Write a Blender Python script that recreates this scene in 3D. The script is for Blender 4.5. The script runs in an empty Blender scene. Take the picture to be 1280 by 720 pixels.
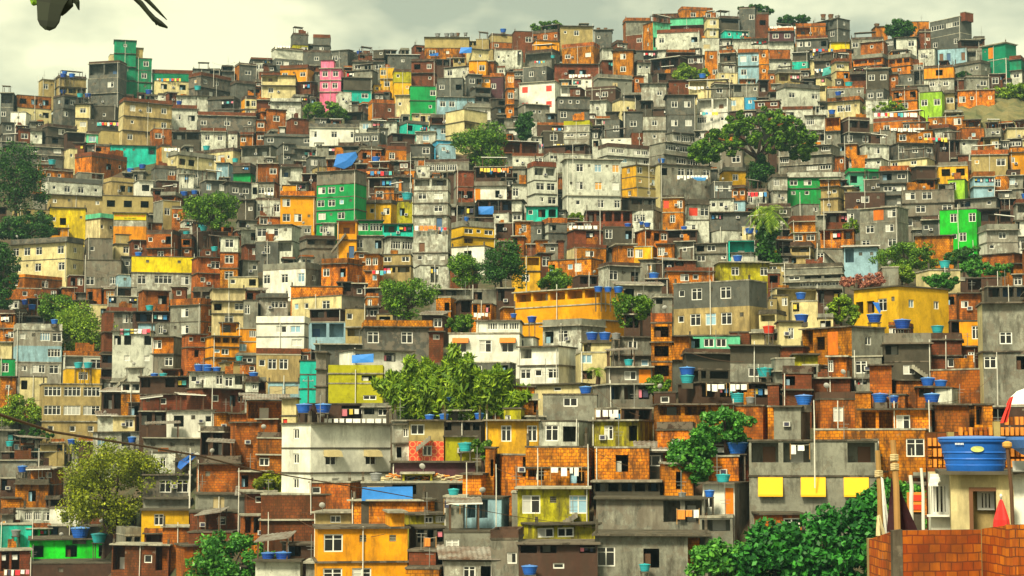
# hillside town scene
import bpy, math, random, zlib
from mathutils import Vector, Matrix
random.seed(7)
F=2400.0; PITCH=math.atan(200/F); CP,SP=math.cos(PITCH),math.sin(PITCH)
sc=bpy.context.scene; COL=sc.collection
# ------------------------------------------------------------------ camera geometry
def ray(x,y):
    u=(x-640)/F; v=(360-y)/F
    dy=CP-v*SP; dz=SP+v*CP
    return u/dy, dz/dy
def at(x,y,Y):
    a,b=ray(x,y); return Vector((a*Y,Y,b*Y))
PROF={100:[(60,12.8),(140,14),(240,16),(330,20),(430,22),(510,24),(600,26.5),(700,30),(760,33)],
      500:[(60,13),(145,14.6),(245,18.6),(330,22),(400,26),(500,34),(600,42),(700,47),(760,50)],
      1100:[(20,13.2),(60,14.2),(150,16.6),(260,20),(340,24),(400,31),(480,38),(560,44),(700,48),(760,51)]}
def interp(tab,v):
    if v<=tab[0][0]: return tab[0][1]-(tab[0][0]-v)*.012
    for (a,b),(c,d) in zip(tab,tab[1:]):
        if v<=c: return b+(d-b)*(v-a)/(c-a)
    return tab[-1][1]+(v-tab[-1][0])*.03
def spx(x,y):
    x=max(0,min(1280,x))
    if x<=100: return interp(PROF[100],y)
    if x<=500:
        t=(x-100)/400; return interp(PROF[100],y)*(1-t)+interp(PROF[500],y)*t
    t=min(1,(x-500)/600); return interp(PROF[500],y)*(1-t)+interp(PROF[1100],y)*t
def dist(x,y): return 2.8*F/spx(x,y)
RIDGE=[(-60,140),(0,140),(50,142),(70,118),(140,112),(200,108),(300,98),(345,84),(400,70),(430,86),(500,80),(560,66),(640,62),(760,62),(790,50),(850,34),(960,34),(1050,46),(1090,62),(1130,56),(1170,50),(1220,62),(1240,82),(1280,92),(1340,92)]
def ridge(x): return interp(RIDGE,x) if x>-60 else 140
# ------------------------------------------------------------------ mesh builder
MATS={}
class MB:
    def __init__(s): s.v=[]; s.f=[]; s.m=[]; s.uv=[]; s.sm=[]
    def poly(s,pts,mat,uv=None,smooth=False):
        n=len(s.v); s.v+= [tuple(p) for p in pts]; s.f.append(tuple(range(n,n+len(pts)))); s.m.append(mat); s.sm.append(smooth)
        if uv is None:
            a=Vector(pts[1])-Vector(pts[0]); b=Vector(pts[2])-Vector(pts[0]); nn=a.cross(b)
            ax,ay,az=abs(nn.x),abs(nn.y),abs(nn.z)
            if az>=ax and az>=ay: uv=[(p[0],p[1]) for p in pts]
            elif ax>ay: uv=[(p[1],p[2]) for p in pts]
            else: uv=[(p[0],p[2]) for p in pts]
        s.uv+=uv
    def box(s,x0,x1,y0,y1,z0,z1,mat,skip=''):
        P=lambda x,y,z:(x,y,z)
        if 'f' not in skip: s.poly([P(x0,y0,z0),P(x1,y0,z0),P(x1,y0,z1),P(x0,y0,z1)],mat)
        if 'b' not in skip: s.poly([P(x1,y1,z0),P(x0,y1,z0),P(x0,y1,z1),P(x1,y1,z1)],mat)
        if 'l' not in skip: s.poly([P(x0,y1,z0),P(x0,y0,z0),P(x0,y0,z1),P(x0,y1,z1)],mat)
        if 'r' not in skip: s.poly([P(x1,y0,z0),P(x1,y1,z0),P(x1,y1,z1),P(x1,y0,z1)],mat)
        if 't' not in skip: s.poly([P(x0,y0,z1),P(x1,y0,z1),P(x1,y1,z1),P(x0,y1,z1)],mat)
        if 'd' not in skip: s.poly([P(x0,y1,z0),P(x1,y1,z0),P(x1,y0,z0),P(x0,y0,z0)],mat)
    def tube(s,pts,rad,mat,n=6,cap=True,smooth=True):
        pts=[Vector(p) for p in pts]
        if not isinstance(rad,(list,tuple)): rad=[rad]*len(pts)
        rings=[]
        for i,p in enumerate(pts):
            d=(pts[min(i+1,len(pts)-1)]-pts[max(i-1,0)])
            d=d.normalized() if d.length>1e-9 else Vector((0,0,1))
            a=d.cross(Vector((0,0,1)))
            if a.length<.1: a=d.cross(Vector((1,0,0)))
            a.normalize(); b=d.cross(a)
            rings.append([p+rad[i]*(math.cos(2*math.pi*k/n)*a+math.sin(2*math.pi*k/n)*b) for k in range(n)])
        for A,B in zip(rings,rings[1:]):
            for k in range(n):
                s.poly([A[k],B[k],B[(k+1)%n],A[(k+1)%n]],mat,[(0,0),(0,1),(1,1),(1,0)],smooth)
        if cap:
            s.poly(rings[0],mat,[(0,0)]*n); s.poly(rings[-1][::-1],mat,[(0,0)]*n)
    def lathe(s,prof,mat,n=16,c=(0,0,0),smooth=True):
        R=[[(c[0]+r*math.cos(2*math.pi*k/n),c[1]+r*math.sin(2*math.pi*k/n),c[2]+z) for k in range(n)] for r,z in prof]
        for A,B in zip(R,R[1:]):
            for k in range(n):
                s.poly([A[k],A[(k+1)%n],B[(k+1)%n],B[k]],mat,[(k/n,0),((k+1)/n,0),((k+1)/n,1),(k/n,1)],smooth)
        s.poly(R[0][::-1],mat,[(0,0)]*n); s.poly(R[-1],mat,[(0,0)]*n)
    def add(s,o,M):
        n=len(s.v); s.v+=[tuple(M@Vector(p)) for p in o.v]; s.f+=[tuple(i+n for i in f) for f in o.f]
        s.m+=o.m; s.uv+=o.uv; s.sm+=o.sm
    def mesh(s,name):
        me=bpy.data.meshes.new(name); me.from_pydata(s.v,[],s.f)
        names=list(dict.fromkeys(s.m))
        for k in names: me.materials.append(MATS[k])
        ix={k:i for i,k in enumerate(names)}
        me.polygons.foreach_set('material_index',[ix[k] for k in s.m])
        me.polygons.foreach_set('use_smooth',s.sm)
        l=me.uv_layers.new(name='UVMap'); flat=[c for t in s.uv for c in t]
        l.data.foreach_set('uv',flat); me.update(); return me
def link(name,data,parent=None,loc=None,rz=None):
    o=bpy.data.objects.new(name,data); COL.objects.link(o)
    if parent: o.parent=parent
    if loc is not None: o.location=loc
    if rz is not None: o.rotation_euler=(0,0,rz)
    return o
def props(o,label=None,cat=None,group=None,kind=None):
    if label: o['label']=label
    if cat: o['category']=cat
    if group: o['group']=group
    if kind: o['kind']=kind
    return o
class P:    # a part before it becomes an object
    def __init__(s,name,mb,loc=(0,0,0),rz=0,kids=None,key=None,label=None):
        s.name=name; s.mb=mb; s.loc=Vector(loc); s.rz=rz; s.kids=kids or []; s.key=key; s.label=label
MC={}
def emit(p,parent):
    if p.key:
        if p.key not in MC: MC[p.key]=p.mb.mesh(p.name)
        me=MC[p.key]
    else: me=p.mb.mesh(p.name)
    o=link(p.name,me,parent,p.loc,p.rz)
    if p.label: o['label']=p.label
    for k in p.kids: emit(k,o)
    return o
def merge(p,M,out):
    T=M@Matrix.Translation(p.loc)@Matrix.Rotation(p.rz,4,'Z'); out.add(p.mb,T)
    for k in p.kids: merge(k,T,out)
def thing(name,parts,loc,rz,label,cat,group=None):
    parts=[p for p in parts if p.mb.f]
    root=link(name,None,None,loc,rz); root.empty_display_size=.2
    props(root,label,cat,group)
    for p in parts: emit(p,root)
    return root
# ------------------------------------------------------------------ materials
def nt(name):
    m=bpy.data.materials.new(name); m.use_nodes=True; t=m.node_tree; b=t.nodes['Principled BSDF']; return m,t,b
def N(t,k,**kw):
    n=t.nodes.new(k)
    for a,b in kw.items(): setattr(n,a,b)
    return n
def mixc(t,fac,a,b,mode='MIX'):
    n=N(t,'ShaderNodeMix',data_type='RGBA',blend_type=mode)
    for s,v in ((0,fac),(6,a),(7,b)):
        if hasattr(v,'is_output') or isinstance(v,bpy.types.NodeSocket): t.links.new(v,n.inputs[s])
        else: n.inputs[s].default_value=v if s==0 else (*v,1)
    return n.outputs[2]
def ramp(t,src,lo,hi,a=0.,b=1.):
    n=N(t,'ShaderNodeMapRange'); t.links.new(src,n.inputs[0]); n.inputs[1].default_value=lo; n.inputs[2].default_value=hi
    n.inputs[3].default_value=a; n.inputs[4].default_value=b; return n.outputs[0]
def noise(t,vec,scale,detail=3,rough=.6):
    n=N(t,'ShaderNodeTexNoise'); n.inputs['Scale'].default_value=scale; n.inputs['Detail'].default_value=detail; n.inputs['Roughness'].default_value=rough
    t.links.new(vec,n.inputs['Vector']); return n.outputs['Fac']
def scaled(t,vec,s):
    n=N(t,'ShaderNodeVectorMath',operation='MULTIPLY'); t.links.new(vec,n.inputs[0]); n.inputs[1].default_value=s; return n.outputs[0]
def vary(t,col,amt=.2):
    oi=N(t,'ShaderNodeObjectInfo'); h=N(t,'ShaderNodeHueSaturation')
    t.links.new(ramp(t,oi.outputs['Random'],0,1,1-amt,1+amt),h.inputs['Value'])
    t.links.new(ramp(t,oi.outputs['Random'],0,1,.507,.493),h.inputs['Hue'])
    t.links.new(col,h.inputs['Color']); return h.outputs['Color']
def bump(t,b,h,strength,distance=.02):
    n=N(t,'ShaderNodeBump'); n.inputs['Strength'].default_value=strength; n.inputs['Distance'].default_value=distance
    t.links.new(h,n.inputs['Height']); t.links.new(n.outputs[0],b.inputs['Normal'])
def wallmat(key,c,grime=.5,peel=.0,gc=(.045,.035,.025)):
    m,t,b=nt(key); g=N(t,'ShaderNodeNewGeometry').outputs['Position']
    big=noise(t,g,.35,4,.65); streak=noise(t,scaled(t,g,(1.5,1.5,.36)),1.0,5,.7); fine=noise(t,g,3.5,3,.7)
    oi=N(t,'ShaderNodeObjectInfo'); sh_=N(t,'ShaderNodeMath',operation='MULTIPLY_ADD'); t.links.new(oi.outputs['Random'],sh_.inputs[0]); sh_.inputs[1].default_value=.20; sh_.inputs[2].default_value=-.06
    def off(v):
        a=N(t,'ShaderNodeMath',operation='ADD'); t.links.new(v,a.inputs[0]); t.links.new(sh_.outputs[0],a.inputs[1]); return a.outputs[0]
    streak=off(streak); pn=off(noise(t,g,.9,5,.7)); blot=off(noise(t,scaled(t,g,(1,1,.6)),.9,6,.75))
    base=mixc(t,ramp(t,big,.35,.65,0,.8),tuple(min(1,x*1.12) for x in c),tuple(x*.62 for x in c))
    base=mixc(t,ramp(t,blot,.49,.62,0,min(1,grime*1.2)),base,tuple(x*.42 for x in c))
    base=mixc(t,ramp(t,streak,.52,.70,0,min(1,grime*1.2)),base,gc)
    base=mixc(t,ramp(t,fine,.5,.75,0,grime*.6),base,tuple(x*.4 for x in c))
    if peel:
        base=mixc(t,ramp(t,pn,.62-.12*peel,.66-.12*peel,0,.6),base,(.17,.145,.11))
    t.links.new(vary(t,base),b.inputs['Base Color']); b.inputs['Roughness'].default_value=.88
    b.inputs['Specular IOR Level'].default_value=.2
    bump(t,b,fine,.3,.05); MATS[key]=m
def brickmat(key,c1,c2,mortar,sx=.36,sy=.26,grime=.5):
    m,t,b=nt(key); uv=N(t,'ShaderNodeUVMap').outputs[0]; g=N(t,'ShaderNodeNewGeometry').outputs['Position']
    br=N(t,'ShaderNodeTexBrick')
    wn=N(t,'ShaderNodeTexNoise'); wn.inputs['Scale'].default_value=3.0; t.links.new(uv,wn.inputs['Vector']); wa=N(t,'ShaderNodeVectorMath',operation='MULTIPLY_ADD'); t.links.new(wn.outputs['Color'],wa.inputs[0]); wa.inputs[1].default_value=(.05,.05,0); t.links.new(uv,wa.inputs[2]); t.links.new(wa.outputs[0],br.inputs['Vector']); br.inputs['Scale'].default_value=1
    br.inputs['Brick Width'].default_value=sx; br.inputs['Row Height'].default_value=sy; br.inputs['Mortar Size'].default_value=.022 if sx>.3 else .012
    br.inputs['Color1'].default_value=(*c1,1); br.inputs['Color2'].default_value=(*c2,1); br.inputs['Mortar'].default_value=(*mortar,1); br.inputs['Bias'].default_value=-.1
    big=noise(t,g,.3,4,.65); streak=noise(t,scaled(t,g,(1.3,1.3,.4)),1.0,5,.7)
    base=mixc(t,ramp(t,big,.35,.65,0,.75),br.outputs['Color'],tuple(x*.5 for x in c2))
    base=mixc(t,ramp(t,streak,.46,.62,0,grime*1.45),base,(.06,.028,.014))
    base=mixc(t,ramp(t,noise(t,g,.8,6,.75),.50,.62,0,grime*1.1),base,(.10,.04,.015))
    base=mixc(t,ramp(t,noise(t,g,1.1,4,.6),.66,.72,0,.5),base,(.24,.21,.17))
    t.links.new(vary(t,base),b.inputs['Base Color']); b.inputs['Roughness'].default_value=.9; b.inputs['Specular IOR Level'].default_value=.15
    bump(t,b,br.outputs['Fac'],-.5,.02); MATS[key]=m
def plain(key,c,rough=.6,metal=0.,spec=.4,nz=.15,var=.08):
    m,t,b=nt(key); g=N(t,'ShaderNodeNewGeometry').outputs['Position']
    base=mixc(t,ramp(t,noise(t,g,2.5,4,.6),.35,.75,0,nz*2),c,tuple(x*.5 for x in c))
    t.links.new(vary(t,base,var),b.inputs['Base Color']); b.inputs['Roughness'].default_value=rough; b.inputs['Metallic'].default_value=metal
    b.inputs['Specular IOR Level'].default_value=spec; MATS[key]=m; return m,t,b
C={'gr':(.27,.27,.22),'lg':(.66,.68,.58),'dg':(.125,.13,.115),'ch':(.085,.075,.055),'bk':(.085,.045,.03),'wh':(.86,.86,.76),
 'pc':(.72,.62,.32),'tn':(.44,.34,.14),'oc':(.90,.36,.008),'ye':(.84,.47,.015),'le':(.86,.66,.01),'ol':(.50,.46,.015),
 'gn':(.01,.34,.08),'dgn':(.006,.24,.12),'bgn':(.015,.50,.02),'lm':(.32,.60,.04),'mg':(.14,.62,.36),'tl':(.02,.56,.44),
 'bl':(.05,.36,.62),'lb':(.32,.52,.62),'lim':(.02,.80,.03),'pk':(.95,.20,.36),'vi':(.10,.04,.05)}
for k,c in C.items(): wallmat(k,c,{'gr':.6,'lg':.55,'dg':.5,'wh':.25,'ol':.7}.get(k,.38),{'gr':.5,'lg':.35,'dg':.3}.get(k,0))
wallmat('slab',(.11,.095,.07),.7,.3); wallmat('stain',(.10,.055,.038),.8,.4); wallmat('slabpale',(.46,.44,.35),.6,.2); wallmat('orpaint',(.85,.24,.015),.3)
brickmat('or',(.90,.33,.014),(.62,.175,.010),(.20,.08,.02),grime=.6)
brickmat('br',(.66,.20,.018),(.38,.09,.012),(.15,.08,.04),grime=.6)
brickmat('bd',(.30,.08,.028),(.17,.045,.02),(.08,.05,.03),grime=.55)
brickmat('near_brick',(.92,.30,.02),(.40,.065,.014),(.13,.06,.03),.215,.155,grime=.35)
def redring():
    m,t,b=nt('rd'); uv=N(t,'ShaderNodeUVMap').outputs[0]
    fr=N(t,'ShaderNodeVectorMath',operation='FRACTION'); t.links.new(scaled(t,uv,(1.6,1.6,1)),fr.inputs[0])
    sb=N(t,'ShaderNodeVectorMath',operation='SUBTRACT'); t.links.new(fr.outputs[0],sb.inputs[0]); sb.inputs[1].default_value=(.5,.5,0)
    le=N(t,'ShaderNodeVectorMath',operation='LENGTH'); t.links.new(sb.outputs[0],le.inputs[0])
    a=ramp(t,le.outputs['Value'],.30,.34); c=ramp(t,le.outputs['Value'],.42,.46,1,0)
    mu=N(t,'ShaderNodeMath',operation='MULTIPLY'); t.links.new(a,mu.inputs[0]); t.links.new(c,mu.inputs[1])
    t.links.new(mixc(t,mu.outputs[0],(.62,.05,.02),(.75,.30,.10)),b.inputs['Base Color']); MATS['rd']=m
redring()
plain('frame',(.80,.80,.74),.5,0,.4,.05); plain('steel',(.35,.35,.33),.45,.6); plain('pipe',(.72,.70,.62),.5,nz=.2)
plain('wood',(.40,.22,.07),.75,nz=.3); plain('wooddark',(.10,.05,.025),.8); plain('door',(.16,.07,.03),.6); plain('doorblue',(.05,.12,.25),.6)
plain('redpaint',(.72,.03,.02),.5); plain('curtain',(.55,.55,.50),.8,var=.3); plain('curtainb',(.25,.42,.55),.8,var=.3); plain('curtaino',(.7,.35,.08),.8,var=.2)
plain('tankblue',(.012,.10,.52),.5,nz=.28,var=.25); plain('tankteal',(.03,.40,.47),.4,nz=.15); plain('tankrust',(.20,.09,.04),.8,nz=.4); plain('tankgrey',(.25,.26,.27),.7,nz=.3)
plain('tankrim',(.10,.28,.75),.35,nz=.05); plain('acbox',(.60,.60,.55),.5); plain('dish',(.42,.42,.40),.5); plain('rope',(.5,.48,.4),.8)
plain('tarpblue',(.03,.20,.72),.6,nz=.2); plain('yellowcloth',(.88,.47,.01),.75,nz=.05); plain('beigecloth',(.52,.42,.22),.8,nz=.2); plain('orangecloth',(.75,.20,.03),.8,nz=.1)
plain('creambeam',(.72,.62,.36),.8,nz=.25); plain('rubble',(.62,.50,.30),.9,nz=.3)
for k,c in dict(cwhite=(.85,.84,.80),cred=(.7,.03,.04),cblue=(.06,.28,.62),cpink=(.75,.22,.30),cteal=(.10,.48,.50),cyel=(.80,.60,.08),cdark=(.05,.05,.09),corange=(.8,.25,.04)).items(): plain(k,c,.85,nz=.1)
m,t,b=nt('glass'); b.inputs['Base Color'].default_value=(.012,.012,.014,1); b.inputs['Roughness'].default_value=.12; b.inputs['Specular IOR Level'].default_value=.5; MATS['glass']=m
m,t,b=nt('zinc'); g=N(t,'ShaderNodeNewGeometry').outputs['Position']; uv=N(t,'ShaderNodeUVMap').outputs[0]
t.links.new(vary(t,mixc(t,ramp(t,noise(t,g,.7,5,.7),.4,.65),(.26,.25,.22),(.11,.06,.035)),.3),b.inputs['Base Color']); b.inputs['Roughness'].default_value=.8; MATS['zinc']=m
def leafmat(key,c1,c2,trans=.12):
    m,t,b=nt(key); g=N(t,'ShaderNodeNewGeometry'); 
    n=noise(t,g.outputs['Position'],.5,3,.6); r=g.outputs['Random Per Island']
    pw=N(t,'ShaderNodeMath',operation='POWER'); t.links.new(r,pw.inputs[0]); pw.inputs[1].default_value=1.8; a=mixc(t,pw.outputs[0],tuple(x*.6 for x in c1),c2); a=mixc(t,ramp(t,n,.4,.65,0,.6),a,tuple(x*.6 for x in c1))
    t.links.new(a,b.inputs['Base Color']); b.inputs['Roughness'].default_value=.55; b.inputs['Specular IOR Level'].default_value=.3
    tr=N(t,'ShaderNodeBsdfTranslucent'); t.links.new(a,tr.inputs[0]); mx=N(t,'ShaderNodeMixShader'); mx.inputs[0].default_value=trans
    t.links.new(b.outputs[0],mx.inputs[1]); t.links.new(tr.outputs[0],mx.inputs[2]); t.links.new(mx.outputs[0],t.nodes['Material Output'].inputs[0]); MATS[key]=m
leafmat('leafdark',(.015,.075,.010),(.07,.22,.015)); leafmat('leafmid',(.05,.16,.012),(.24,.44,.02)); leafmat('leaflight',(.12,.26,.012),(.42,.60,.03))
leafmat('leafolive',(.16,.22,.008),(.46,.52,.012)); leafmat('leafbright',(.03,.19,.02),(.16,.46,.05)); leafmat('leafnear',(.012,.12,.02),(.07,.38,.04)); leafmat('blossom',(.5,.15,.12),(.65,.30,.18))
leafmat('leafsil',(.012,.02,.012),(.02,.03,.014),.05)
plain('bark',(.055,.028,.018),.9,nz=.4)
m,t,b=nt('earth'); g=N(t,'ShaderNodeNewGeometry').outputs['Position']
e=mixc(t,ramp(t,noise(t,g,.08,5,.7),.4,.6),(.07,.04,.025),(.035,.05,.015)); e=mixc(t,ramp(t,noise(t,g,1.2,5,.7),.45,.7,0,.7),e,(.13,.09,.05))
t.links.new(e,b.inputs['Base Color']); b.inputs['Roughness'].default_value=.95; MATS['earth']=m
m,t,b=nt('bareearth'); g=N(t,'ShaderNodeNewGeometry').outputs['Position']
e=mixc(t,ramp(t,noise(t,g,.25,5,.7),.4,.6),(.20,.17,.07),(.09,.10,.04)); t.links.new(e,b.inputs['Base Color']); b.inputs['Roughness'].default_value=.95; MATS['bareearth']=m
# ------------------------------------------------------------------ windows, doors and other house parts
def win_mb(w,h,kind,pane,t0=.09):
    f=MB(); t=t0 if kind!='T' else t0-.01
    f.box(0,w,0,.07,0,t,'frame'); f.box(0,w,0,.07,h-t,h,'frame'); f.box(0,t,0,.07,t,h-t,'frame'); f.box(w-t,w,0,.07,t,h-t,'frame')
    n={'W':2,'w':1,'T':4,'G':5}.get(kind,2)
    for i in range(1,n): x=w*i/n; f.box(x-.045,x+.045,.005,.06,t,h-t,'frame','')
    if kind in 'WT' and h>.9: f.box(t,w-t,.01,.05,h*.70,h*.70+.045,'frame')
    f.box(-.06,w+.06,-.06,-.002,-.07,-.005,'frame')
    p=MB(); z=.045
    if pane=='half':
        p.poly([(t,z,t),(w*.5,z,t),(w*.5,z,h-t),(t,z,h-t)],'curtain'); p.poly([(w*.5,z,t),(w-t,z,t),(w-t,z,h-t),(w*.5,z,h-t)],'glass')
    else: p.poly([(t,z,t),(w-t,z,t),(w-t,z,h-t),(t,z,h-t)],pane)
    return f,p
def q(v,s=.1): return round(v/s)*s
def window(x,z,w,h,kind,rnd,y=.08,deep=True,rz=0):
    w=max(.5,q(w)); h=max(.4,q(h)); r=rnd.random()
    pane='glass' if r<.74 else 'half' if r<.88 else 'curtain' if r<.93 else 'curtainb' if r<.97 else 'curtaino'
    f,p=win_mb(w,h,kind,pane,.09 if deep else .12)
    loc=(x,y,z) if rz==0 else (y,x,z)
    if deep: return P('window',f,loc,rz,[P('pane',p,(0,0,0),0,key=('p',w,h,kind,pane))],key=('w',w,h,kind))
    f.add(p,Matrix()); return P('window',f,loc,rz,key=('wp',w,h,kind,pane))
class Fc:
    "one wall plane with holes; plane runs from o along d, inwards n"
    def __init__(s,mb,o,d,n,mat): s.mb=mb; s.o=Vector(o); s.d=Vector(d); s.n=Vector(n); s.mat=mat
    def pt(s,a,z,dep=0): p=s.o+s.d*a+s.n*dep; return (p.x,p.y,z)
    def wall(s,W,z0,z1,holes):
        xs=sorted({0,W}|{h[0] for h in holes}|{h[1] for h in holes}); zs=sorted({z0,z1}|{h[2] for h in holes}|{h[3] for h in holes})
        for a,b in zip(xs,xs[1:]):
            for c,e in zip(zs,zs[1:]):
                mx,mz=(a+b)/2,(c+e)/2
                if any(h[0]<mx<h[1] and h[2]<mz<h[3] for h in holes): continue
                s.mb.poly([s.pt(a,c),s.pt(b,c),s.pt(b,e),s.pt(a,e)],s.mat)
        for a,b,c,e,dep in holes:
            s.mb.poly([s.pt(a,c),s.pt(a,e),s.pt(a,e,dep),s.pt(a,c,dep)],s.mat)
            s.mb.poly([s.pt(b,e),s.pt(b,c),s.pt(b,c,dep),s.pt(b,e,dep)],s.mat)
            s.mb.poly([s.pt(a,e),s.pt(b,e),s.pt(b,e,dep),s.pt(a,e,dep)],s.mat)
            s.mb.poly([s.pt(b,c),s.pt(a,c),s.pt(a,c,dep),s.pt(b,c,dep)],s.mat)
            if dep>1: s.mb.poly([s.pt(a,c,dep),s.pt(b,c,dep),s.pt(b,e,dep),s.pt(a,e,dep)],s.mat)
def garments(x0,x1,z,y,rnd,scale=1):
    x=x0; out=[]
    while x<x1-.2:
        w=rnd.uniform(.3,.8)*scale; h=rnd.uniform(.4,.9)*scale
        c=rnd.choice(['cwhite','cwhite','cred','cblue','cpink','cteal','cyel','cdark','cwhite'])
        w=min(w,x1-x); a=y+rnd.uniform(-.05,.05); k=rnd.uniform(-.06,.06)
        mb=MB(); mb.box(0,w*.92,a,a+.02,z-h,z,c); out.append(P('garment',mb,(x,0,0)))
        x+=w+rnd.uniform(.02,.25)
    return out
def volume(x0,W,d,H,base,tokens,col,rnd,o,deep,rside,lside,isroot=True):
    """returns parts of one box volume; z=0 at the visible foot, walls go down by `base`"""
    parts=[]; wm={}
    def wmb(c):
        if c not in wm: wm[c]=MB()
        return wm[c]
    x1=x0+W
    ph=0
    if isroot and not o.get('flat') and not o.get('p') and not o.get('z') and not o.get('k') and H>3.2 and rnd.random()<.42: o=dict(o); o['p']='stain' if rnd.random()<.75 else 'slab'; SMALLP=True
    else: SMALLP=False
    if o.get('p'): ph=min(.95 if not SMALLP else rnd.uniform(.45,.8),H*.22)
    hb=H-ph; n=len(tokens); sh=hb/n
    YO=[0.0]*n; fl=o.get('flat'); fx=1 if fl else rnd.uniform(.78,1.2); fy=1 if fl else rnd.uniform(.82,1.12)
    for i in range(n-2,-1,-1): YO[i]=YO[i+1]+(rnd.choice([0,-.25,-.4,-.55,.3,.5]) if sh>2 else rnd.choice([0,-.2,-.35,.25]))
    YO=[0.0 if o.get('flat') else max(-1,min(.9,v)) for v in YO]
    SM='slabpale' if rnd.random()<.38 else 'slab'
    cur=col; slabs=MB(); doors=MB(); extra=[]; sidecol=o.get('side')
    for i,tk in enumerate(tokens):
        z1=hb-i*sh; z0=z1-sh
        if ':' in tk: cur,pat=tk.split(':')
        else: pat=tk
        if cur not in MATS: cur=col
        k=len(pat); slot=W/k; holes=[]
        zb=z0 if i<n-1 else -base
        yo=YO[i]; m=wmb(cur); f=Fc(m,(x0,yo,0),(1,0,0),(0,1,0),cur); np0=len(parts)
        for j,ch in enumerate(pat):
            cx=(j+.5)*slot+(rnd.uniform(-.08,.08)*slot if k>1 and ch in 'Ww' else 0)
            if ch=='W' and not fl and rnd.random()<.12: ch='D'
            if ch in 'WBRA' : 
                w=q(min(1.45*fx,slot*.8,)); h=q(min(1.35,sh*.52)*fy); zc=z0+sh*.55
                if w<.4: continue
                holes.append((cx-w/2,cx+w/2,zc-h/2,zc+h/2,.2))
                if ch=='R':
                    mb=MB(); mb.box(0,w,0,.05,0,h,'redpaint'); parts.append(P('shutter',mb,(x0+cx-w/2,.04,zc-h/2)))
                elif ch=='B':
                    mb=MB(); mb.box(0,w,0,.05,0,h,'beigecloth'); parts.append(P('shutter',mb,(x0+cx-w/2,.04,zc-h/2)))
                else: parts.append(window(x0+cx-w/2,zc-h/2,w,h,'W',rnd,deep=deep))
                if ch=='A':
                    c=o.get('aw','beigecloth'); mb=MB(); a=w/2+.2
                    mb.poly([(-a,-.75,-.35),(a,-.75,-.35),(a,-.45,.15),(-a,-.45,.15)],c); mb.poly([(-a,-.45,.15),(a,-.45,.15),(a,-.01,.25),(-a,-.01,.25)],c)
                    mb.poly([(-a,-.01,.25),(-a,-.01,-.3),(-a,-.75,-.35),(-a,-.45,.15)],c); mb.poly([(a,-.45,.15),(a,-.75,-.35),(a,-.01,-.3),(a,-.01,.25)],c)
                    parts.append(P('awning',mb,(x0+cx,0,zc+h/2)))
            elif ch=='Z':
                w=1.1;h=.7; zc=z0+sh*.66; holes.append((cx-w/2,cx+w/2,zc-h/2,zc+h/2,.2)); parts.append(window(x0+cx-w/2,zc-h/2,w,h,'W',rnd,deep=deep))
                mb=MB(); a=min(1.0,slot*.29); mb.poly([(-a,-.55,-.85),(a,-.55,-.85),(a,-.03,.55),(-a,-.03,.55)],'yellowcloth')
                mb.poly([(-a,-.03,.55),(-a,-.03,-.85),(-a,-.55,-.85)],'yellowcloth'); mb.poly([(a,-.55,-.85),(a,-.03,-.85),(a,-.03,.55)],'yellowcloth')
                mb.poly([(-a,-.56,-1.0),(a,-.56,-1.0),(a,-.56,-.85),(-a,-.56,-.85)],'yellowcloth')
                parts.append(P('awning',mb,(x0+cx,0,zc+h/2)))
            elif ch=='w':
                w=q(min(.8,slot*.7)); h=q(min(.8,sh*.35)); zc=z0+sh*.6
                if w<.3: continue
                holes.append((cx-w/2,cx+w/2,zc-h/2,zc+h/2,.2)); parts.append(window(x0+cx-w/2,zc-h/2,w,h,'w',rnd,deep=deep))
            elif ch in 'TG':
                w=q(min(3.0 if ch=='T' else 6,slot*.86)); h=q(min(1.3,sh*.5)); zc=z0+sh*.58
                holes.append((cx-w/2,cx+w/2,zc-h/2,zc+h/2,.2)); parts.append(window(x0+cx-w/2,zc-h/2,w,h,ch,rnd,deep=deep))
            elif ch in 'Da':
                w=min(1.6,slot*.7); h=min(1.35,sh*.55); zc=z0+sh*.52
                holes.append((cx-w/2,cx+w/2,zc-h/2,zc+h/2,.22 if ch=='D' else .3))
                mb=MB(); mb.box(0,w,0,.02,0,h,'cdark'); 
                if rnd.random()<.5:
                    q2=MB(); q2.box(0,w*.45,0,.03,0,h*rnd.uniform(.5,1),rnd.choice(['curtain','wooddark','curtainb'])); parts.append(P('curtain',q2,(x0+cx-w/2,.3,zc-h/2)))
            elif ch=='d':
                w=min(.9,slot*.6); h=min(2.0,sh*.72)
                holes.append((cx-w/2,cx+w/2,z0+.15,z0+.15+h,.2)); mb=MB(); mb.box(.03,w-.03,0,.05,0,h-.02,rnd.choice(['door','doorblue','redpaint']))
                parts.append(P('door',mb,(x0+cx-w/2,.12,z0+.16)))
            elif ch=='o':
                w=slot*.8; mb=MB(); mb.box(0,w,0,.02,0,sh*.72,'orpaint'); parts.append(P('painted_panel',mb,(x0+cx-w/2,-.022,z0+sh*.14)))
            elif ch=='_' and sh>2.2 and slot>1.6 and rnd.random()<.3:
                w=.5; h=.5; zc=z0+sh*.68; holes.append((cx-w/2,cx+w/2,zc-h/2,zc+h/2,.2))
                mb=MB(); 
                for q5 in range(4): mb.box(0,w,.06,.1,q5*.13+.03,q5*.13+.08,'slabpale')
                parts.append(P('vent_grille',mb,(x0+cx-w/2,0,zc-h/2),key='vent'))
            elif ch in 'VL':
                pz=z0+min(1.0,sh*.38); a=j*slot+(.12 if slot<1.5 else .18); b=(j+1)*slot-(.12 if slot<1.5 else .18)
                holes.append((a,b,pz,z1-.2,min(1.7,d*.4)))
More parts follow.
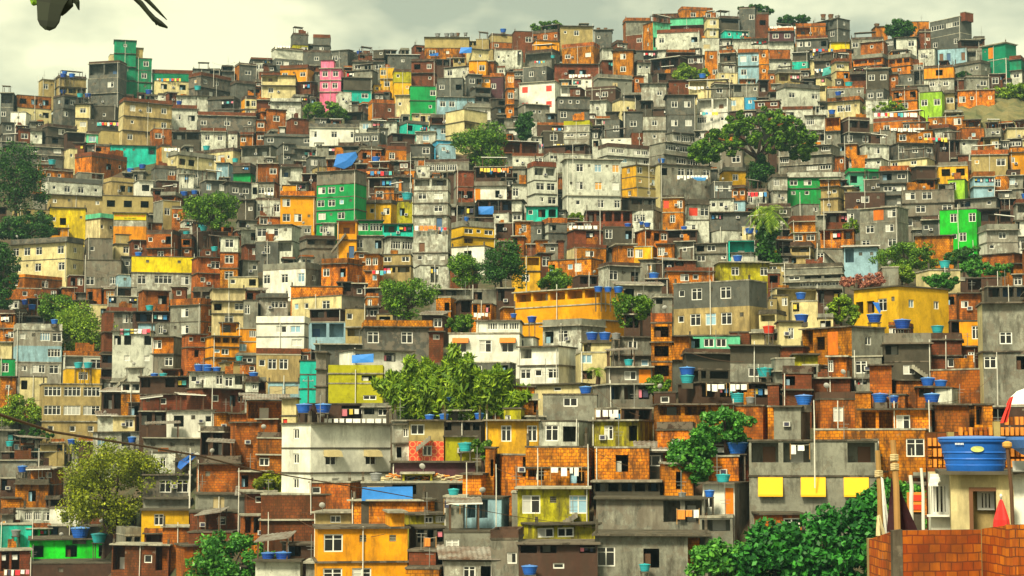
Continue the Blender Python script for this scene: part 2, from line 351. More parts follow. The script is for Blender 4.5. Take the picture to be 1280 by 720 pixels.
                if ch=='L':
                    mb=MB(); mb.tube([(0,0,.01),(b-a-.1,0,.01)],.012,'rope',4); parts.append(P('washing_cord',mb,(x0+a+.05,.12,z1-.35 if sh<2 else z1-.55),0,garments(0,b-a-.1,0,0,rnd,min(1,sh/2.8))))
                elif rnd.random()<.6:
                    ww=min(1.0,slot*.4); mb=MB(); mb.box(0,ww,0,.03,0,min(1.2,sh*.5),rnd.choice(['door','curtain','glass','doorblue','frame'])); parts.append(P('inner_door',mb,(x0+(a+b)/2-ww/2+rnd.uniform(-.3,.3),min(1.7,d*.4)-.04,pz)))
        for p_ in parts[np0:]: p_.loc=p_.loc+Vector((0,yo,0))
        np1=len(parts)
        f.wall(W,zb,z1,holes)
        # sides
        for side,vis,sign in (('r',rside,1),('l',lside,-1)):
            sm=sidecol if (sidecol and vis) else cur
            if sm not in MATS: sm=cur
            mm=wmb(sm); g=Fc(mm,(x1,yo,0),(0,1,0),(-1,0,0),sm) if sign>0 else Fc(mm,(x0,yo,0),(0,1,0),(1,0,0),sm)
            hs=[]
            if vis>2.2 and sh>2 and not o.get('blankside'):
                kk=max(1,int(d/3.4))
                for a in range(kk):
                    if rnd.random()<.62:
                        c=(a+.5)*d/kk; w=.9; h=.9; zc=z0+sh*.57; hs.append((c-w/2,c+w/2,zc-h/2,zc+h/2,.2))
                        if sign>0: parts.append(window(c-w/2,zc-h/2,w,h,'W',rnd,y=x1-.08,deep=deep,rz=math.pi/2)); parts[-1].loc.y+=yo
                        else:
                            wn=window(0,0,w,h,'W',rnd,deep=deep); wn.loc=Vector((x0+.08,c+w/2+yo,zc-h/2)); wn.rz=-math.pi/2; parts.append(wn)
            g.wall(d-yo,zb,z1,hs)
        mm=wmb(cur); mm.poly([(x1,d,zb),(x0,d,zb),(x0,d,z1),(x1,d,z1)],cur)
        yu=min(yo,YO[i-1] if i else yo)
        if rnd.random()<.75 or i==0 or (i and YO[i-1]!=yo):
            e=rnd.choice([.06,.12,.35,.5,.7] if i==0 else [.05,.1,.2,.35]); slabs.box(x0-min(e,.2),x1+min(e,.2),yu-e,d+.04,z1-.09,z1+.05,SM)
        # small fittings
        if sh>2 and rnd.random()<.3 and k>1 and not o.get('flat'):
            hx=x0+slot*rnd.randint(1,k-1) if k>1 else x0+.5
            mb=MB(); mb.box(-.3,.3,-.32,-.003,0,.42,'acbox'); mb.box(-.2,.2,-.335,-.325,.06,.36,'cdark'); parts.append(P('air_conditioner',mb,(hx,yo,z0+sh*rnd.uniform(.25,.5)),key='ac'))
    for c,mb in wm.items():
        parts.append(P('wall',mb,label=None))
    # roof
    rz=hb
    if o.get('z'):
        mb=MB(); ov=.45; rise=min(1.2,d*.16); nn=max(6,int((W+2*ov)/.35)); 
        for i in range(nn):
            a=x0-ov+(W+2*ov)*i/nn; b=x0-ov+(W+2*ov)*(i+1)/nn; c=(a+b)/2; 
            for (p,qz,r,rz2) in ((a,0,c,.07),(c,.07,b,0)):
                mb.poly([(p,-ov,rz+.1+qz),(r,-ov,rz+.1+rz2),(r,d+ov,rz+.1+rise+rz2),(p,d+ov,rz+.1+rise+qz)],'zinc')
        mb.box(x0-ov,x1+ov,-ov-1*0,-ov+.08,rz+.06,rz+.14,'frame' if rnd.random()<.4 else 'zinc')
        mb.poly([(x0,0,rz),(x0,d,rz),(x0,d,rz+rise*.9)],'wooddark'); mb.poly([(x1,d,rz),(x1,0,rz),(x1,d,rz+rise*.9)],'wooddark')
        parts.append(P('roof',mb))
    elif o.get('k'):
        mb=MB(); mb.box(x0-.5,x1+.5,YO[0]-.6,d+.2,rz+.052,rz+.2,SM); parts.append(P('roof',mb))
    if slabs.f: parts.append(P('slab',slabs))
    mb=MB(); mb.poly([(x0+.01,YO[0]+.01,hb-.001),(x1-.01,YO[0]+.01,hb-.001),(x1-.01,d-.01,hb-.001),(x0+.01,d-.01,hb-.001)],'slab')
    if not o.get('k') and not o.get('z'): parts.append(P('roof',mb))
    if ph:
        c=o['p']; mb=MB(); t=.14; e=.03; zt=H; zz=hb+.052; yp=YO[0]
        mb.box(x0-e,x1+e,yp-e,yp+t,zz,zt,c); mb.box(x0-e,x1+e,d-t,d+e,zz,zt,c); mb.box(x0-e,x0+t,yp+t,d-t,zz,zt,c,'fb'); mb.box(x1-t,x1+e,yp+t,d-t,zz,zt,c,'fb')
        parts.append(P('parapet',mb))
    if isroot and not o.get('z') and not o.get('flat') and not o.get('clear') and not o.get('k') and W>3 and rnd.random()<.20:
        tl=rnd.uniform(-.35,.35); hh=rnd.uniform(1.7,2.2); a=x0+rnd.uniform(0,.35)*W; b=min(x1,a+rnd.uniform(.5,.8)*W); dd=min(d-.5,4)
        for px,py in ((a+.1,.5),(b-.1,.5),(a+.1,dd),(b-.1,dd)): mb=MB(); mb.box(px-.06,px+.06,py-.06,py+.06,hb+.055,hb+hh+(.3 if py>1 else 0)+(tl if px<(a+b)/2 else 0)-.04,'wooddark'); parts.append(P('shade_post',mb))
        tz=lambda u:tl*(b-u)/(b-a); mb=MB(); nn=max(5,int((b-a)/.3))
        for i in range(nn):
            p=a-.2+(b-a+.4)*i/nn; r=a-.2+(b-a+.4)*(i+1)/nn; c=(p+r)/2
            for (u0,q0,u1,q1) in ((p,0,c,.05),(c,.05,r,0)): mb.poly([(u0,.2,hb+hh+q0+tz(u0)),(u1,.2,hb+hh+q1+tz(u1)),(u1,dd+.2,hb+hh+.35+q1+tz(u1)),(u0,dd+.2,hb+hh+.35+q0+tz(u0))],'zinc')
        mb.poly([(a-.2,.17,hb+hh-.06+tz(a-.2)),(b+.2,.17,hb+hh-.06+tz(b+.2)),(b+.2,.17,hb+hh+.05+tz(b+.2)),(a-.2,.17,hb+hh+.05+tz(a-.2))],rnd.choice(['frame','zinc','zinc'])); parts.append(P('shade_roof',mb))
    if isroot and not o.get('flat') and not o.get('clear') and not o.get('z') and not o.get('k') and W>2.5 and rnd.random()<.24:
        bm_=rnd.choice(['br','or','bd']); mb=MB(); a=x0+rnd.uniform(0,.5)*W; b=min(x1-.05,a+rnd.uniform(.25,.5)*W); hh=rnd.uniform(.4,1.7); u=a; yw=rnd.choice([.2,d-.4]); z0_=H+.052
        while u<b-.05:
            v_=min(b,u+.3); mb.box(u,v_,yw,yw+.13,z0_,z0_+max(.12,hh),bm_,'' ); hh+=rnd.choice([-.26,0,0,0,.26]); u=v_
        parts.append(P('unfinished_wall',mb))
    # columns left for a next storey, pipes
    if isroot and rnd.random()<.35 and W>3 and not o.get('z'):
        hh=rnd.uniform(.3,1.1)
        for cx in (x0+.12,x1-.12): mb=MB(); mb.box(cx-.1,cx+.1,.2,.4,H+.055,H+hh,'slab'); mb.tube([(cx-.05,.28,H+hh-.05),(cx-.07,.3,H+hh+.45)],.012,'tankrust',4); mb.tube([(cx+.05,.34,H+hh-.05),(cx+.06,.3,H+hh+.5)],.012,'tankrust',4); parts.append(P('roof_column',mb))
    if rnd.random()<.6 and W>2.5:
        mb=MB(); px=rnd.choice([x0+.15,x1-.15,x0+W*.5]) ; mb.tube([(px,min(YO)-.16,-1),(px,min(YO)-.16,hb+rnd.uniform(-.3,.8))],.05,'pipe',5); parts.append(P('drain_pipe',mb))
    return parts
def frame_of(x0,x1,yt,yb,r,Y=None):
    """placement of a box seen between x0..x1 (r px of it being its right (+) or left (-) side)"""
    cxm=(x0+x1)/2; Y=Y or dist(cxm,yb); s=abs(r)
    xc=x1-s if r>0 else (x0+s if r<0 else cxm)
    u=ray(xc,yb)[0]; phi=math.atan(u); m=math.sqrt(1+u*u)
    ppm=F*m/Y/(CP-(360-yb)/F*SP)      # pixels per metre across the line of sight
    Wp=(x1-x0-s)/ppm
    if r==0: th=0; W=Wp; d=None
    else:
        sm=s/ppm; d=max(4.5,min(11,sm*1.5)); d=max(d,sm*1.12)
        th=math.asin(min(.93,sm/d)); th=min(th,math.radians(52)); d=sm/math.sin(th); W=Wp/math.cos(th)
        if r<0: th=-th
    corner=at(xc,yb,Y); H=at(xc,yt,Y).z-corner.z
    rz=-phi-th
    ax=Vector((math.cos(rz),math.sin(rz),0))
    if r>0: org=corner-ax*W
    elif r<0: org=corner
    else: org=corner-ax*W/2
    return org,rz,W,d,H,Y
DATA="""
T 0 0
622 758 290 470 dgn WW/_W/__|dark green stepped building rising highest on the left ridge
+ 565 676 207 470 dgn w/_/_/_
+ 677 712 238 330 tn _
435 632 300 540 dg VV/_W/__ r40
275 435 375 480 tn _/VVV t2
190 275 395 475 tn W_
0 75 465 610 dg V/W_
65 262 472 600 br DDD/pc:w_D
262 440 470 600 dg WWWW/W_WW tt tb
375 462 525 660 pc W/W k
588 858 488 720 tn WWW/w_W/W_W p=bd l22:pc
460 590 530 640 ch _w_
758 965 350 440 dgn _ p=bd
770 962 405 465 pc DD
940 1155 360 490 dg WW_/_W_W p=bd
1170 1285 312 405 dg W l25:or
1150 1280 400 500 dg _D
858 985 525 640 lg WW p=bd tb
985 1280 560 660 dg W_W_w p=bd
1205 1285 475 595 pc WW/WW l20:oc
1035 1200 480 560 dg _L w
985 1040 480 560 lg _
880 985 480 530 lg w_
860 1000 650 720 ch VV
0 78 610 725 dg W/W
50 155 560 630 wh w
150 210 640 725 lg w
80 150 640 725 bd W
200 390 615 725 ch _W_/DD
435 600 600 650 ch _LL
310 430 660 725 bk V
432 490 655 725 mg W
490 750 650 725 tn _W_ l
750 860 640 725 br W_
1005 1130 640 725 lg WW p=bd
1140 1200 655 725 lg w
1200 1285 660 725 or W_ p=bd
540 590 270 340 pc _
965 1050 345 400 dg w tn
1110 1170 360 400 dg _
T 1 0
232 375 250 330 dg _W_
283 370 172 262 dg _/W p=bd
172 262 163 272 dg _/ol:_W l12
75 240 230 340 lg _/dg:WW_W l22
375 490 252 330 dg W_ z
115 290 320 405 oc W_W p=bd
316 436 342 518 pk WW/WW/__ r12|tall bright pink tower house with a stepped top
+ 320 385 298 350 pk _
10 120 360 405 bd __
25 200 382 480 pc V_/W_
185 310 410 465 bd _L z
70 225 492 595 lg _W p=lg
0 150 540 640 br W_ p=br
40 150 545 645 br W
0 45 600 720 br W/W
265 515 618 715 wh W_W_W p=dg|long white house with a green-grey parapet under the far left slope
515 705 605 665 lg WL_
485 650 660 725 dg WWW
40 290 670 725 dg W__W p=dg
150 265 590 650 bd w_ tb
435 580 390 510 ch _/tl:_W z
445 610 350 425 gr L__
480 640 300 362 gr WWW tt2 ty
620 692 340 450 ye W_/W
690 778 345 470 ol w_/ye:_w
775 905 295 425 bd DW/_w r10
770 905 430 575 gn __W/_w|dark green house half hidden behind roofs left of the tiled front
840 1068 185 295 tn __/or:Ww_ tg3
905 1095 485 562 lb WW_W|pale blue house with a checked tile front
905 1045 390 488 dg W_D r10
935 1130 330 385 lg W_w z
1050 1165 245 320 pc _w_
1062 1165 300 385 oc _W r15
1160 1285 165 245 tn _/br:W_ tb
1100 1165 195 245 tn _
1190 1285 240 335 lg w_
1045 1130 370 445 dg WW
1040 1175 515 605 wh _ p=gr
945 1160 545 725 pc __/V_/_ l95|cream house with weathered stepped gable beside the hill tree
1170 1245 365 485 vi W_ p=br
1245 1290 360 605 or W/W/w
560 695 495 590 bd _w p=br l20:oc
695 835 475 580 pc w_w
715 865 600 665 tl D_L p=dg
655 800 668 725 bk V_
830 945 500 565 pc _w
440 560 560 620 ch _
655 815 275 345 dg _w_ z
400 480 460 550 lg w_
800 900 660 725 lg W
880 1000 700 760 bl _
1080 1200 600 660 dg V_
1175 1290 590 650 gr V_ tb
560 660 640 700 dg _w
T 2 0
0 105 155 245 bd _W l
100 260 145 210 br W_W_w
240 410 130 205 tn wW_|tan ridge house with a dormer front
+ 340 385 115 150 dg W
410 500 150 240 dg w_ z
100 240 200 250 oc __
245 440 210 325 or W_W p=br
210 440 320 405 bd _DD_
0 55 250 345 lg _L
60 240 240 325 V V
50 210 328 405 dg _W_w
555 700 88 172 gr __ p=br l15:br
570 690 170 235 bd _W
828 1008 32 100 or _W_W p=br l20
700 830 70 115 bd __ tn3
655 795 108 255 mg _/V l50:or
790 960 92 170 mg __/bd:_W_
715 942 148 245 lg W__W p=bd
960 1035 90 195 pc W/W
1015 1138 78 160 ch V/_
1040 1190 150 200 tl w_L
1135 1218 35 140 dg _W
1215 1285 60 160 bd W
940 1040 190 285 lg B_
965 1032 255 400 or w/_W
1035 1127 245 362 ch W/lg:_W p=br
1130 1237 245 397 lb WW/W_ p=br|pale blue two-storey house under a brick parapet on the upper slope
1235 1285 245 400 or w/w
1100 1285 195 245 lg _L w
440 505 240 325 lg _
440 510 300 372 bd _L
505 607 255 380 or W/W k|vivid orange house in the middle of the upper slope
605 692 300 365 lg ww
690 885 280 355 bk VVV z
30 245 405 562 wh R_R/R_R r30|white house with red shutters on both floors
30 192 520 605 gr _ww_
220 392 485 605 dg www_/W__ l10
255 402 600 725 lg _/WW/_ p=ol
145 262 655 725 ch W
405 605 368 465 gr _B_ p=gr
365 545 428 500 bk _wW_
500 620 488 600 pc w l42|
560 655 558 690 dg W
460 560 595 695 dg _W
645 772 420 522 lg _W k
655 770 580 725 lg W/w
775 920 478 665 dg WW/WW k|grey block of four windows beneath the small ridge bush
920 1100 485 640 wh VV/Tww
1045 1162 485 555 pc W
1160 1222 485 545 bl w|small bright blue house behind the spreading tree
985 1105 408 485 gr W_
1105 1240 420 480 gr V_w
1010 1130 362 410 pc w_
740 942 662 725 gr TTT
440 600 690 725 wh _ww_
590 675 662 725 bd __
300 400 395 440 wh L_ 
380 500 500 560 lg __ 
640 700 505 565 ch V
470 570 560 600 ch _V
310 440 395 440 bd _w
60 140 605 665 lg w
600 660 380 440 br w_
700 830 365 420 bk V_
1165 1285 640 725 gr W_w
1225 1285 400 480 bk V
T 3 0
0 130 140 260 vi WW/lg:_ p=br
135 290 115 190 or V_ p=br
140 300 180 250 dg WW_W p=bd
218 412 90 190 dg _w_/_W r60 tn2|grey ridge house carrying round tanks right of the palms
308 410 210 250 le __
0 112 248 345 br _/lg:_w
120 210 262 345 ch _/tl:_w z
415 578 185 255 gr W_W_
518 600 132 188 or __ tn
640 745 190 255 lg _W k
700 808 108 178 or _ 
745 815 145 250 bd _w l
805 1022 80 245 dg GG/W_W r58|grey corner building topping the right end of the ridge
+ 960 985 62 100 bd _
750 852 240 315 lg W_
848 997 243 310 lb dd_d
1068 1245 215 368 dgn _or_/w__ r55 k|green house with a cut corner at the far right ridge
1212 1290 278 405 dgn __/lg:W p=bd
230 335 290 385 ch _W/_w
313 410 288 402 pc W_/or:_D p=bd l30:pc
420 602 262 360 or VV/bd:L_ p=gr
600 745 265 368 or VVV/_w_ p=gr
488 605 345 438 ch WW k
488 607 440 510 dg WW
605 652 360 435 br w
650 742 368 435 dg _w
780 932 328 450 oc _W_/lg:WW|
930 1115 300 375 gr __w
965 1110 375 450 gr _W
1100 1165 370 445 bk W
40 265 415 520 lg W_W p=dg
20 168 345 425 tn VL p=dg
295 482 430 480 gr _W_w p=br
295 482 480 582 pc _WW_ p=br tb
488 602 500 570 lg w__
620 755 433 555 or D_D/_W_ r8
752 885 455 575 lm WW r14|lime green house with two windows high on the right
880 935 450 545 tn W
948 1138 448 550 or Ww_w|orange house standing alone beside the bare earth slope
520 790 575 665 or _W_W_ p=bd
640 825 655 725 or W_W
185 288 580 725 lg T_/_W
290 365 590 725 or V/gr:w_
355 505 585 725 bk VV/dg:W_W
560 640 650 725 gr w_
800 982 585 645 or w_W
805 945 618 715 lg W_W p=bd
940 1085 640 725 br _w_
1085 1180 640 690 gr _w mg
1180 1285 640 700 pc ___ 
640 805 425 460 gr __ w
930 1060 200 250 bk V
0 40 350 420 br w
160 260 390 450 bk V
460 600 205 265 br _w_
0 90 560 640 br w__
T 0 1
130 315 0 95 dg T_W/_W_
0 130 -10 60 dg W_ 
318 385 20 112 pc w_ l30
372 760 38 148 br _Ww__ p=bd l85:or
550 785 8 72 tl ____V
195 368 115 190 or ww_ l25
780 852 0 105 pc _W l28:or
835 1082 30 190 pc DD_w/lg:_w_ p=gr
958 1252 15 105 pc W_TTw
1080 1168 95 165 lb w_
1165 1285 95 180 ch _L/gn:_
755 890 105 225 dg _W/WW
205 518 162 262 lg wWWw p=dg l30:wh|long pale grey block with a dark roof beside the left edge tree
515 672 165 255 tn _DD p=tn
670 767 180 260 wh D
235 522 255 335 tn w__w
510 767 258 345 tn aaa|tan house with three arched openings
245 427 318 465 le wD__ |lemon yellow house behind the dark green bushes
425 568 345 475 pc w_w p=mg l75:pc|cream corner house wearing a mint roof band left of the banner
565 732 345 480 lg ww/oc:__|grey and ochre house carrying a yellow banner along its top
420 565 470 600 gr w__
555 650 498 562 pc _W
640 740 480 565 bd w_
45 417 462 655 pc WWW_W/T_W_W p=dg r85|big cream corner block with two rows of white windows at left
240 345 418 480 oc V_ 
40 335 650 725 br _W_ p=or
335 418 655 725 bd WW
420 605 580 725 gr _/W_T
600 660 560 650 dg w
572 655 650 725 lb _
735 908 430 595 br w_W/_W_
908 976 452 565 br D/w tt
1100 1188 462 700 lg W/br:W/or:W|narrow three-storey house with a white top storey
955 1100 565 725 br _W/w_
765 905 280 405 tn W_ l50:gr
858 925 310 415 br w_
900 1000 380 430 lg L_
1000 1125 180 255 dg W_W
1118 1262 190 275 dg WW k
1258 1290 200 350 lg W/W
1190 1285 380 440 gr V_
1205 1290 430 500 lg _W
1205 1290 500 580 bd _W
655 975 562 725 le __/lg:WTW|house with a vivid yellow balcony band and yellow posts
1140 1290 665 725 pc w_W
770 900 180 235 bk _w
60 250 320 370 tn DD
895 970 150 215 lg _L_
960 1080 390 440 bk L_
560 660 450 490 tn _
1190 1290 280 390 ch _w
1000 1110 520 580 bd w_
1180 1290 580 665 gr _w
375 520 140 185 gr _V
T 1 1
298 552 130 455 gr ____/gn:WWw_/gn:WWw_/gn:W_W_/gn:W__ r55|dark green four-storey block with a grey rooftop wall
120 294 235 410 oc W__/WW_ p=or|ochre orange house beside the dark green block
+ 130 205 205 260 oc _
0 122 98 182 br _W
122 232 100 190 lg V_
250 350 60 135 dg T_
110 192 0 95 dg W_/w_
0 118 190 282 gr WW r28:br
0 122 268 365 lg W_W
0 122 360 415 br W_
0 222 405 565 lg WW_/_V r40
218 402 455 565 gr V_V/__
0 112 488 575 dg _W_
30 332 590 725 wh W_W_W r85:gr p=gr|white house with three windows and a grey end wall
325 530 568 690 or W_W r75 p=br
510 628 8 95 br D_D
650 752 10 95 or W_ p=bd
770 892 0 72 dg _W
898 1000 0 62 lb w_
560 690 170 245 bk VL
665 782 150 245 dg Wor_W
595 690 215 300 or W_
515 722 275 385 ye ow_W
712 788 285 400 ol D_ tt
405 502 385 575 oc V/_d|ochre house with an outside stair under the green block
495 637 382 462 gn TT
495 637 458 550 gr W_W
633 788 400 470 tl VL
633 788 466 555 lg TT k
630 775 552 665 tn W_W/LV
545 637 548 720 or WW/_w
498 552 540 640 or w/_
785 972 170 605 lg VV/WW/_W/wd/_w/d_/www r14|tallest white block, seven storeys under the hill tree
790 967 605 725 lg _L_
835 1092 70 150 gr TTT_ r28
988 1092 130 295 bd _/DD l15:gr
1092 1255 188 295 wh or_W_ p=gr
975 1197 380 515 ye WwW/V__ p=gr
975 1192 510 600 wh _D_ 
1110 1285 280 360 bk VVV
1185 1285 345 395 lg w_
1095 1255 115 195 bk VLL
1240 1290 50 115 lg _
1200 1290 395 470 bk V_
230 322 150 215 bd VV
800 870 110 175 lg w_ 
560 660 120 175 bd _L
400 500 440 500 ch V
280 400 110 150 tn _w_
740 800 130 200 or w
330 405 395 470 lg W_
1000 1110 290 380 ch VL
970 1110 600 720 bd _W
T 2 1
0 157 45 118 lg w_W p=bd
158 402 45 90 lg W_w_
155 402 0 52 bk _V
428 690 -5 102 lg TT_TT/_T_T
685 940 -10 108 gr TT_/_TT
938 1155 -10 115 gr W_D/W_W
76 232 82 318 lg VV/WW/wW p=bd|
70 228 312 385 tl wDD|turquoise ground floor under a pale grey house
0 78 110 205 gr W_
0 75 200 290 lg W_
0 62 285 395 lg _/W k
252 548 78 345 lg _W_W_W/_W_W_W/_w__W_W k l22|massive pale grey block of nine windows with a rounded left corner
548 742 103 272 tn W_W/w_W/_w_ l78:ye
690 1002 98 260 gr D_WW_W/_____ l52:pc|grey house with a cream gable end and washing under its windows
1038 1172 115 205 ye _W_ p=gr
988 1105 188 262 dg WW_W
1100 1178 203 350 or ww/lb:W_
853 987 275 385 lg RW p=ch
870 987 380 475 lg W_
753 857 253 415 or R_W/_W_
988 1112 272 350 lg ww_
990 1200 340 400 dg L__
1175 1290 220 310 lg W_W
548 722 268 320 ch ____ z
600 748 328 415 lg WW_
370 642 333 415 bd VVVVVV|half-built brick shell of open bays below the massive grey block
275 470 428 505 bd _L_
150 277 368 490 dg W_/_ p=br l32:lg
455 607 412 495 ch W_W
613 782 428 500 or VWW
272 472 498 580 or _W_ p=bd l40:pc
178 458 572 665 or W_wW_ 
500 612 505 590 or _W k
610 727 510 595 ye T_
725 812 500 590 or T_
430 642 588 712 gr W_D l48:lg
640 722 578 680 gr _w
768 1012 615 705 or _Ww_ p=bd
1010 1290 590 690 ol _W__W
1083 1220 480 600 tl V|white house with a turquoise balcony right of centre
+ 1095 1210 545 600 lg W_
1218 1290 480 600 lg D/W
918 1082 498 600 gr WW_/W_w
0 142 560 710 ye VV/_W_ |bright yellow house right of the dark bushy tree
0 102 385 465 or _W_
300 432 655 725 bk VV
980 1180 430 480 lg __w
1150 1290 408 480 pc w__ tb2
815 915 488 580 gr _w_
775 925 430 492 bk VV
810 920 580 625 bd V_
545 610 190 260 bd _L
110 180 480 560 or _
230 260 480 560 bd _
0 70 460 530 br V_
T 3 1
0 97 152 300 lg T_/_w_
95 367 140 275 gn WW_W/ww__ p=lg|long green house with white windows behind the tall palm
+ 262 365 178 212 or __
262 382 210 330 tn _w/__ 
0 45 0 90 bk w
50 362 0 135 gr _TT_T/T_T__/__TT
388 445 0 70 or _
443 607 0 68 lg _W_
605 832 -5 65 dg W_W_W
400 602 68 118 lg w_w_w
605 835 70 115 pc W_W_
835 962 -20 65 bk VVVV
950 1050 -20 30 lg w__
1015 1200 28 138 tn w_W p=br
385 562 120 215 mg W_w p=gn
478 590 175 250 ch _w
560 707 113 315 dg WW/WW/_W p=br
705 837 115 240 bk __/br:VV z
853 1002 90 178 ye DD p=gr
900 1002 175 248 lm W_
1010 1137 138 260 lb LL/_w p=br
1133 1205 158 240 or W_
1190 1290 20 125 oc W__ p=or
1205 1290 155 290 gr T_/__
383 585 238 320 bk _W_
670 935 232 425 gr WW_/_W_W/W___
770 862 363 470 dg w_
858 1068 322 515 bgn _W_W/_wW_ r22|bright green house with white windows right of the grey blocks
890 1170 270 330 gr VV_w
458 705 312 530 gr _oW/WW/W_W r55|grey three-storey house with a yellow patch on its top floor
1055 1255 400 550 lg _W_/w__ l42:wh p=gr|
1215 1290 385 545 wh V_/WW l20:oc
735 928 458 550 or ___|plain orange brick wall house left of the bright green house foot
380 548 515 625 lb V__ z|light blue house with a slanted tin roof
105 242 358 500 or _/WW p=bd
262 432 430 510 or VLV
112 232 488 605 tn V/W_W
240 385 520 620 gr W__ 
80 375 600 725 gr _/WVV/_TTT
560 655 615 725 gr __
740 965 628 725 pc _D_
1065 1290 545 600 br ____
1170 1290 598 690 or V__
1225 1290 650 730 gr W
0 75 380 440 lg _
0 45 430 600 gr W/ye:_
115 260 300 365 gr _w
395 480 325 420 dg W_
565 660 310 400 gr __
1150 1220 330 420 bk V
850 930 200 270 gr V_
T 0 2
0 82 110 275 or LV/_W
78 307 178 450 lg w_TW/lb:__T/lg:wTW p=lg|pale three-storey house with a faded blue middle floor at left
0 80 270 365 pc __
0 88 355 450 gn W_|dark green house at the left edge
98 232 443 530 pc D__
0 78 442 545 or __
210 504 478 760 tn TTT/TTT/www|cream building with three rows of glazed windows above the grass bank
+ 325 500 400 485 ye _W_
440 542 82 165 pc _W l15:wh
535 682 95 195 gr W_WW p=bd
535 690 40 100 gr L_L
672 852 118 200 bk VL
770 852 170 250 gr W_
690 772 175 250 lb __
690 845 10 105 br _D
848 1100 50 250 gr _W_/_W_ r98:br p=br|grey house with a deep brick roof wall left of the ochre houses
760 908 243 415 or W_/gr:_W r42:gr|orange cube over a grey ground floor
560 762 215 410 lg DD_D/_w_w|decayed whitewashed house with dark holes for windows
905 1025 230 425 br w_w/_D_/_W_
1025 1192 240 400 oc VVV/wW_/_w_
1190 1290 200 335 oc _T/W_|
945 1118 418 510 lg wW_W tb2 
1115 1242 430 515 lg WV
1095 1225 368 445 tn ___ 
605 702 470 580 wh DD/or:__ |small white house with an orange balcony
700 942 445 620 bk V_VL/bd:_w_
730 935 495 618 or VV
930 1225 500 625 bd _w_Ww|
832 1075 612 725 wh D_w
882 1075 655 725 dg ___
1068 1150 622 725 or __
1150 1290 625 725 br __
700 832 615 725 bk ___
565 692 640 725 pc _W
510 645 520 640 bk ___ z
1060 1225 5 190 pc _/W_W/_W_
1218 1290 60 165 gr W_
35 220 0 70 br _w_
0 112 60 120 lg wW
430 535 0 80 br D_
0 200 650 730 gr ___
1200 1290 378 440 br _w
1225 1290 440 575 lg _W/W_
500 560 120 420 bd _/_/w
350 480 60 170 bk V_/_ 
1010 1090 400 470 bk L
500 600 330 470 bk _/_
T 1 2
0 162 25 125 lg _WW p=dg
172 452 -10 75 or _____ r20
172 552 35 145 pc ww_W_ r125:gr
268 450 105 175 bk VV
272 448 170 285 lb VV|
445 548 100 205 tn w_
0 272 140 310 wh _WW/__W p=wh r32|clean white two-storey house with a plain roof wall at centre left
0 60 205 310 oc __
0 222 300 440 tn wWW_ p=bd
60 218 470 560 lb BB|
0 135 250 310 oc __
220 300 360 575 tl _/_/_|narrow turquoise wall of two bare storeys
298 368 320 575 gr _/_/_
362 632 385 575 ol _D/__/_W p=ol|mossy yellow-green house with blank walls
543 882 160 312 dg W_W_ r0 p=or|wide grey house with an orange roof wall behind the bamboo
295 548 280 345 dg ____
415 782 308 395 wh W_L_
5 130 655 730 br _ 
128 200 550 725 pc _/d_|
900 1002 45 155 or _D
880 1072 5 55 gr VV_
1078 1202 75 155 or V_L
1078 1202 5 75 gr D_
1220 1290 95 160 or _
964 1318 225 374 wh AWA|wide white house with orange window awnings
+ 1100 1318 162 230 wh _TTT
1085 1300 370 445 dg W__D
690 942 662 740 lg w__w
938 1146 665 740 ch V_VV
1145 1412 530 665 or Wo_V p=gr
1147 1412 660 810 ye _W_W|pale yellow house with white windows right of the turquoise rails
690 745 605 690 gr __
545 612 25 110 or W_ p=br
450 545 195 270 tn V
540 660 0 60 bk V
1000 1080 60 160 bk V
680 900 590 670 bk V_ 
1205 1290 0 100 bk V_
T 2 2
0 562 -5 240 oc VVVVV/_____/____ r115|long orange terrace building with a roofed open floor
150 468 150 300 lg DW_ r122:gr p=gr
510 697 242 425 gr _W_/__w
352 525 270 390 pc V__
38 322 290 480 wh V__/WwW r90|small white house with a covered terrace and roof posts
318 485 320 475 pc W_/D_
480 702 395 490 gr _Wo 
697 800 125 465 or D/D/D p=br|narrow orange brick tower with three dark bays
798 1278 -42 220 dg wW_W_/tn:wWWW_ r90|big grey and tan block with six windows, seen corner on
768 888 240 370 or _
885 1142 235 320 mg DWW_|mint green low house under the big grey and tan block
765 868 362 420 wh __
868 1092 300 480 ch ___/VV
1090 1332 285 470 ch ____/gr:_W_
830 1300 470 590 bk VLVL
730 1105 580 760 or VV_/___|orange house with a white roof edge beside the leafy tree
1100 1300 585 725 br ___
155 424 530 710 gr _W_/____|grey rough plaster house with one large white window
404 700 480 605 gr VVL
404 700 598 725 bk LVV
0 108 490 650 or w__ 
100 412 480 545 pc _w_ 
60 158 640 745 lg _w
-40 64 600 745 ol w_
610 700 60 180 bk __
560 640 100 240 bk __
140 220 0 50 lg W
730 780 440 520 bk V
T 3 2
425 912 -12 188 ye DDW_ r257|vivid yellow house with a wide shaded side wall
38 168 165 300 pc _W_ l18
165 588 190 352 or VDo_ r168:gr|brick terrace house with a long grey side wall
300 422 340 450 or W__
425 588 280 350 bd ____
428 590 340 460 gr W_
75 218 388 590 bd D_/__|
215 435 448 530 bd ____
0 208 290 360 bd ___
0 132 350 480 gr __/_w
583 818 225 458 ch V__/ch:_W_ p=gr|dark house with a grey balcony and a white three-light window
813 968 225 415 bd __/_W
958 1062 25 165 br w_
958 1064 163 295 oc _W|small ochre house against the grey corner house
960 1064 290 410 bd _W
1055 1310 75 560 gr __/_W_/W_D/__ l25:pc|tall grey corner house at the right edge with a white casement
1060 1310 -8 78 ch __ 
818 1062 408 515 br ____
510 620 383 535 br __|
615 775 458 535 br ___
30 212 590 745 gr __
238 435 520 725 br _W_
0 36 590 740 or _
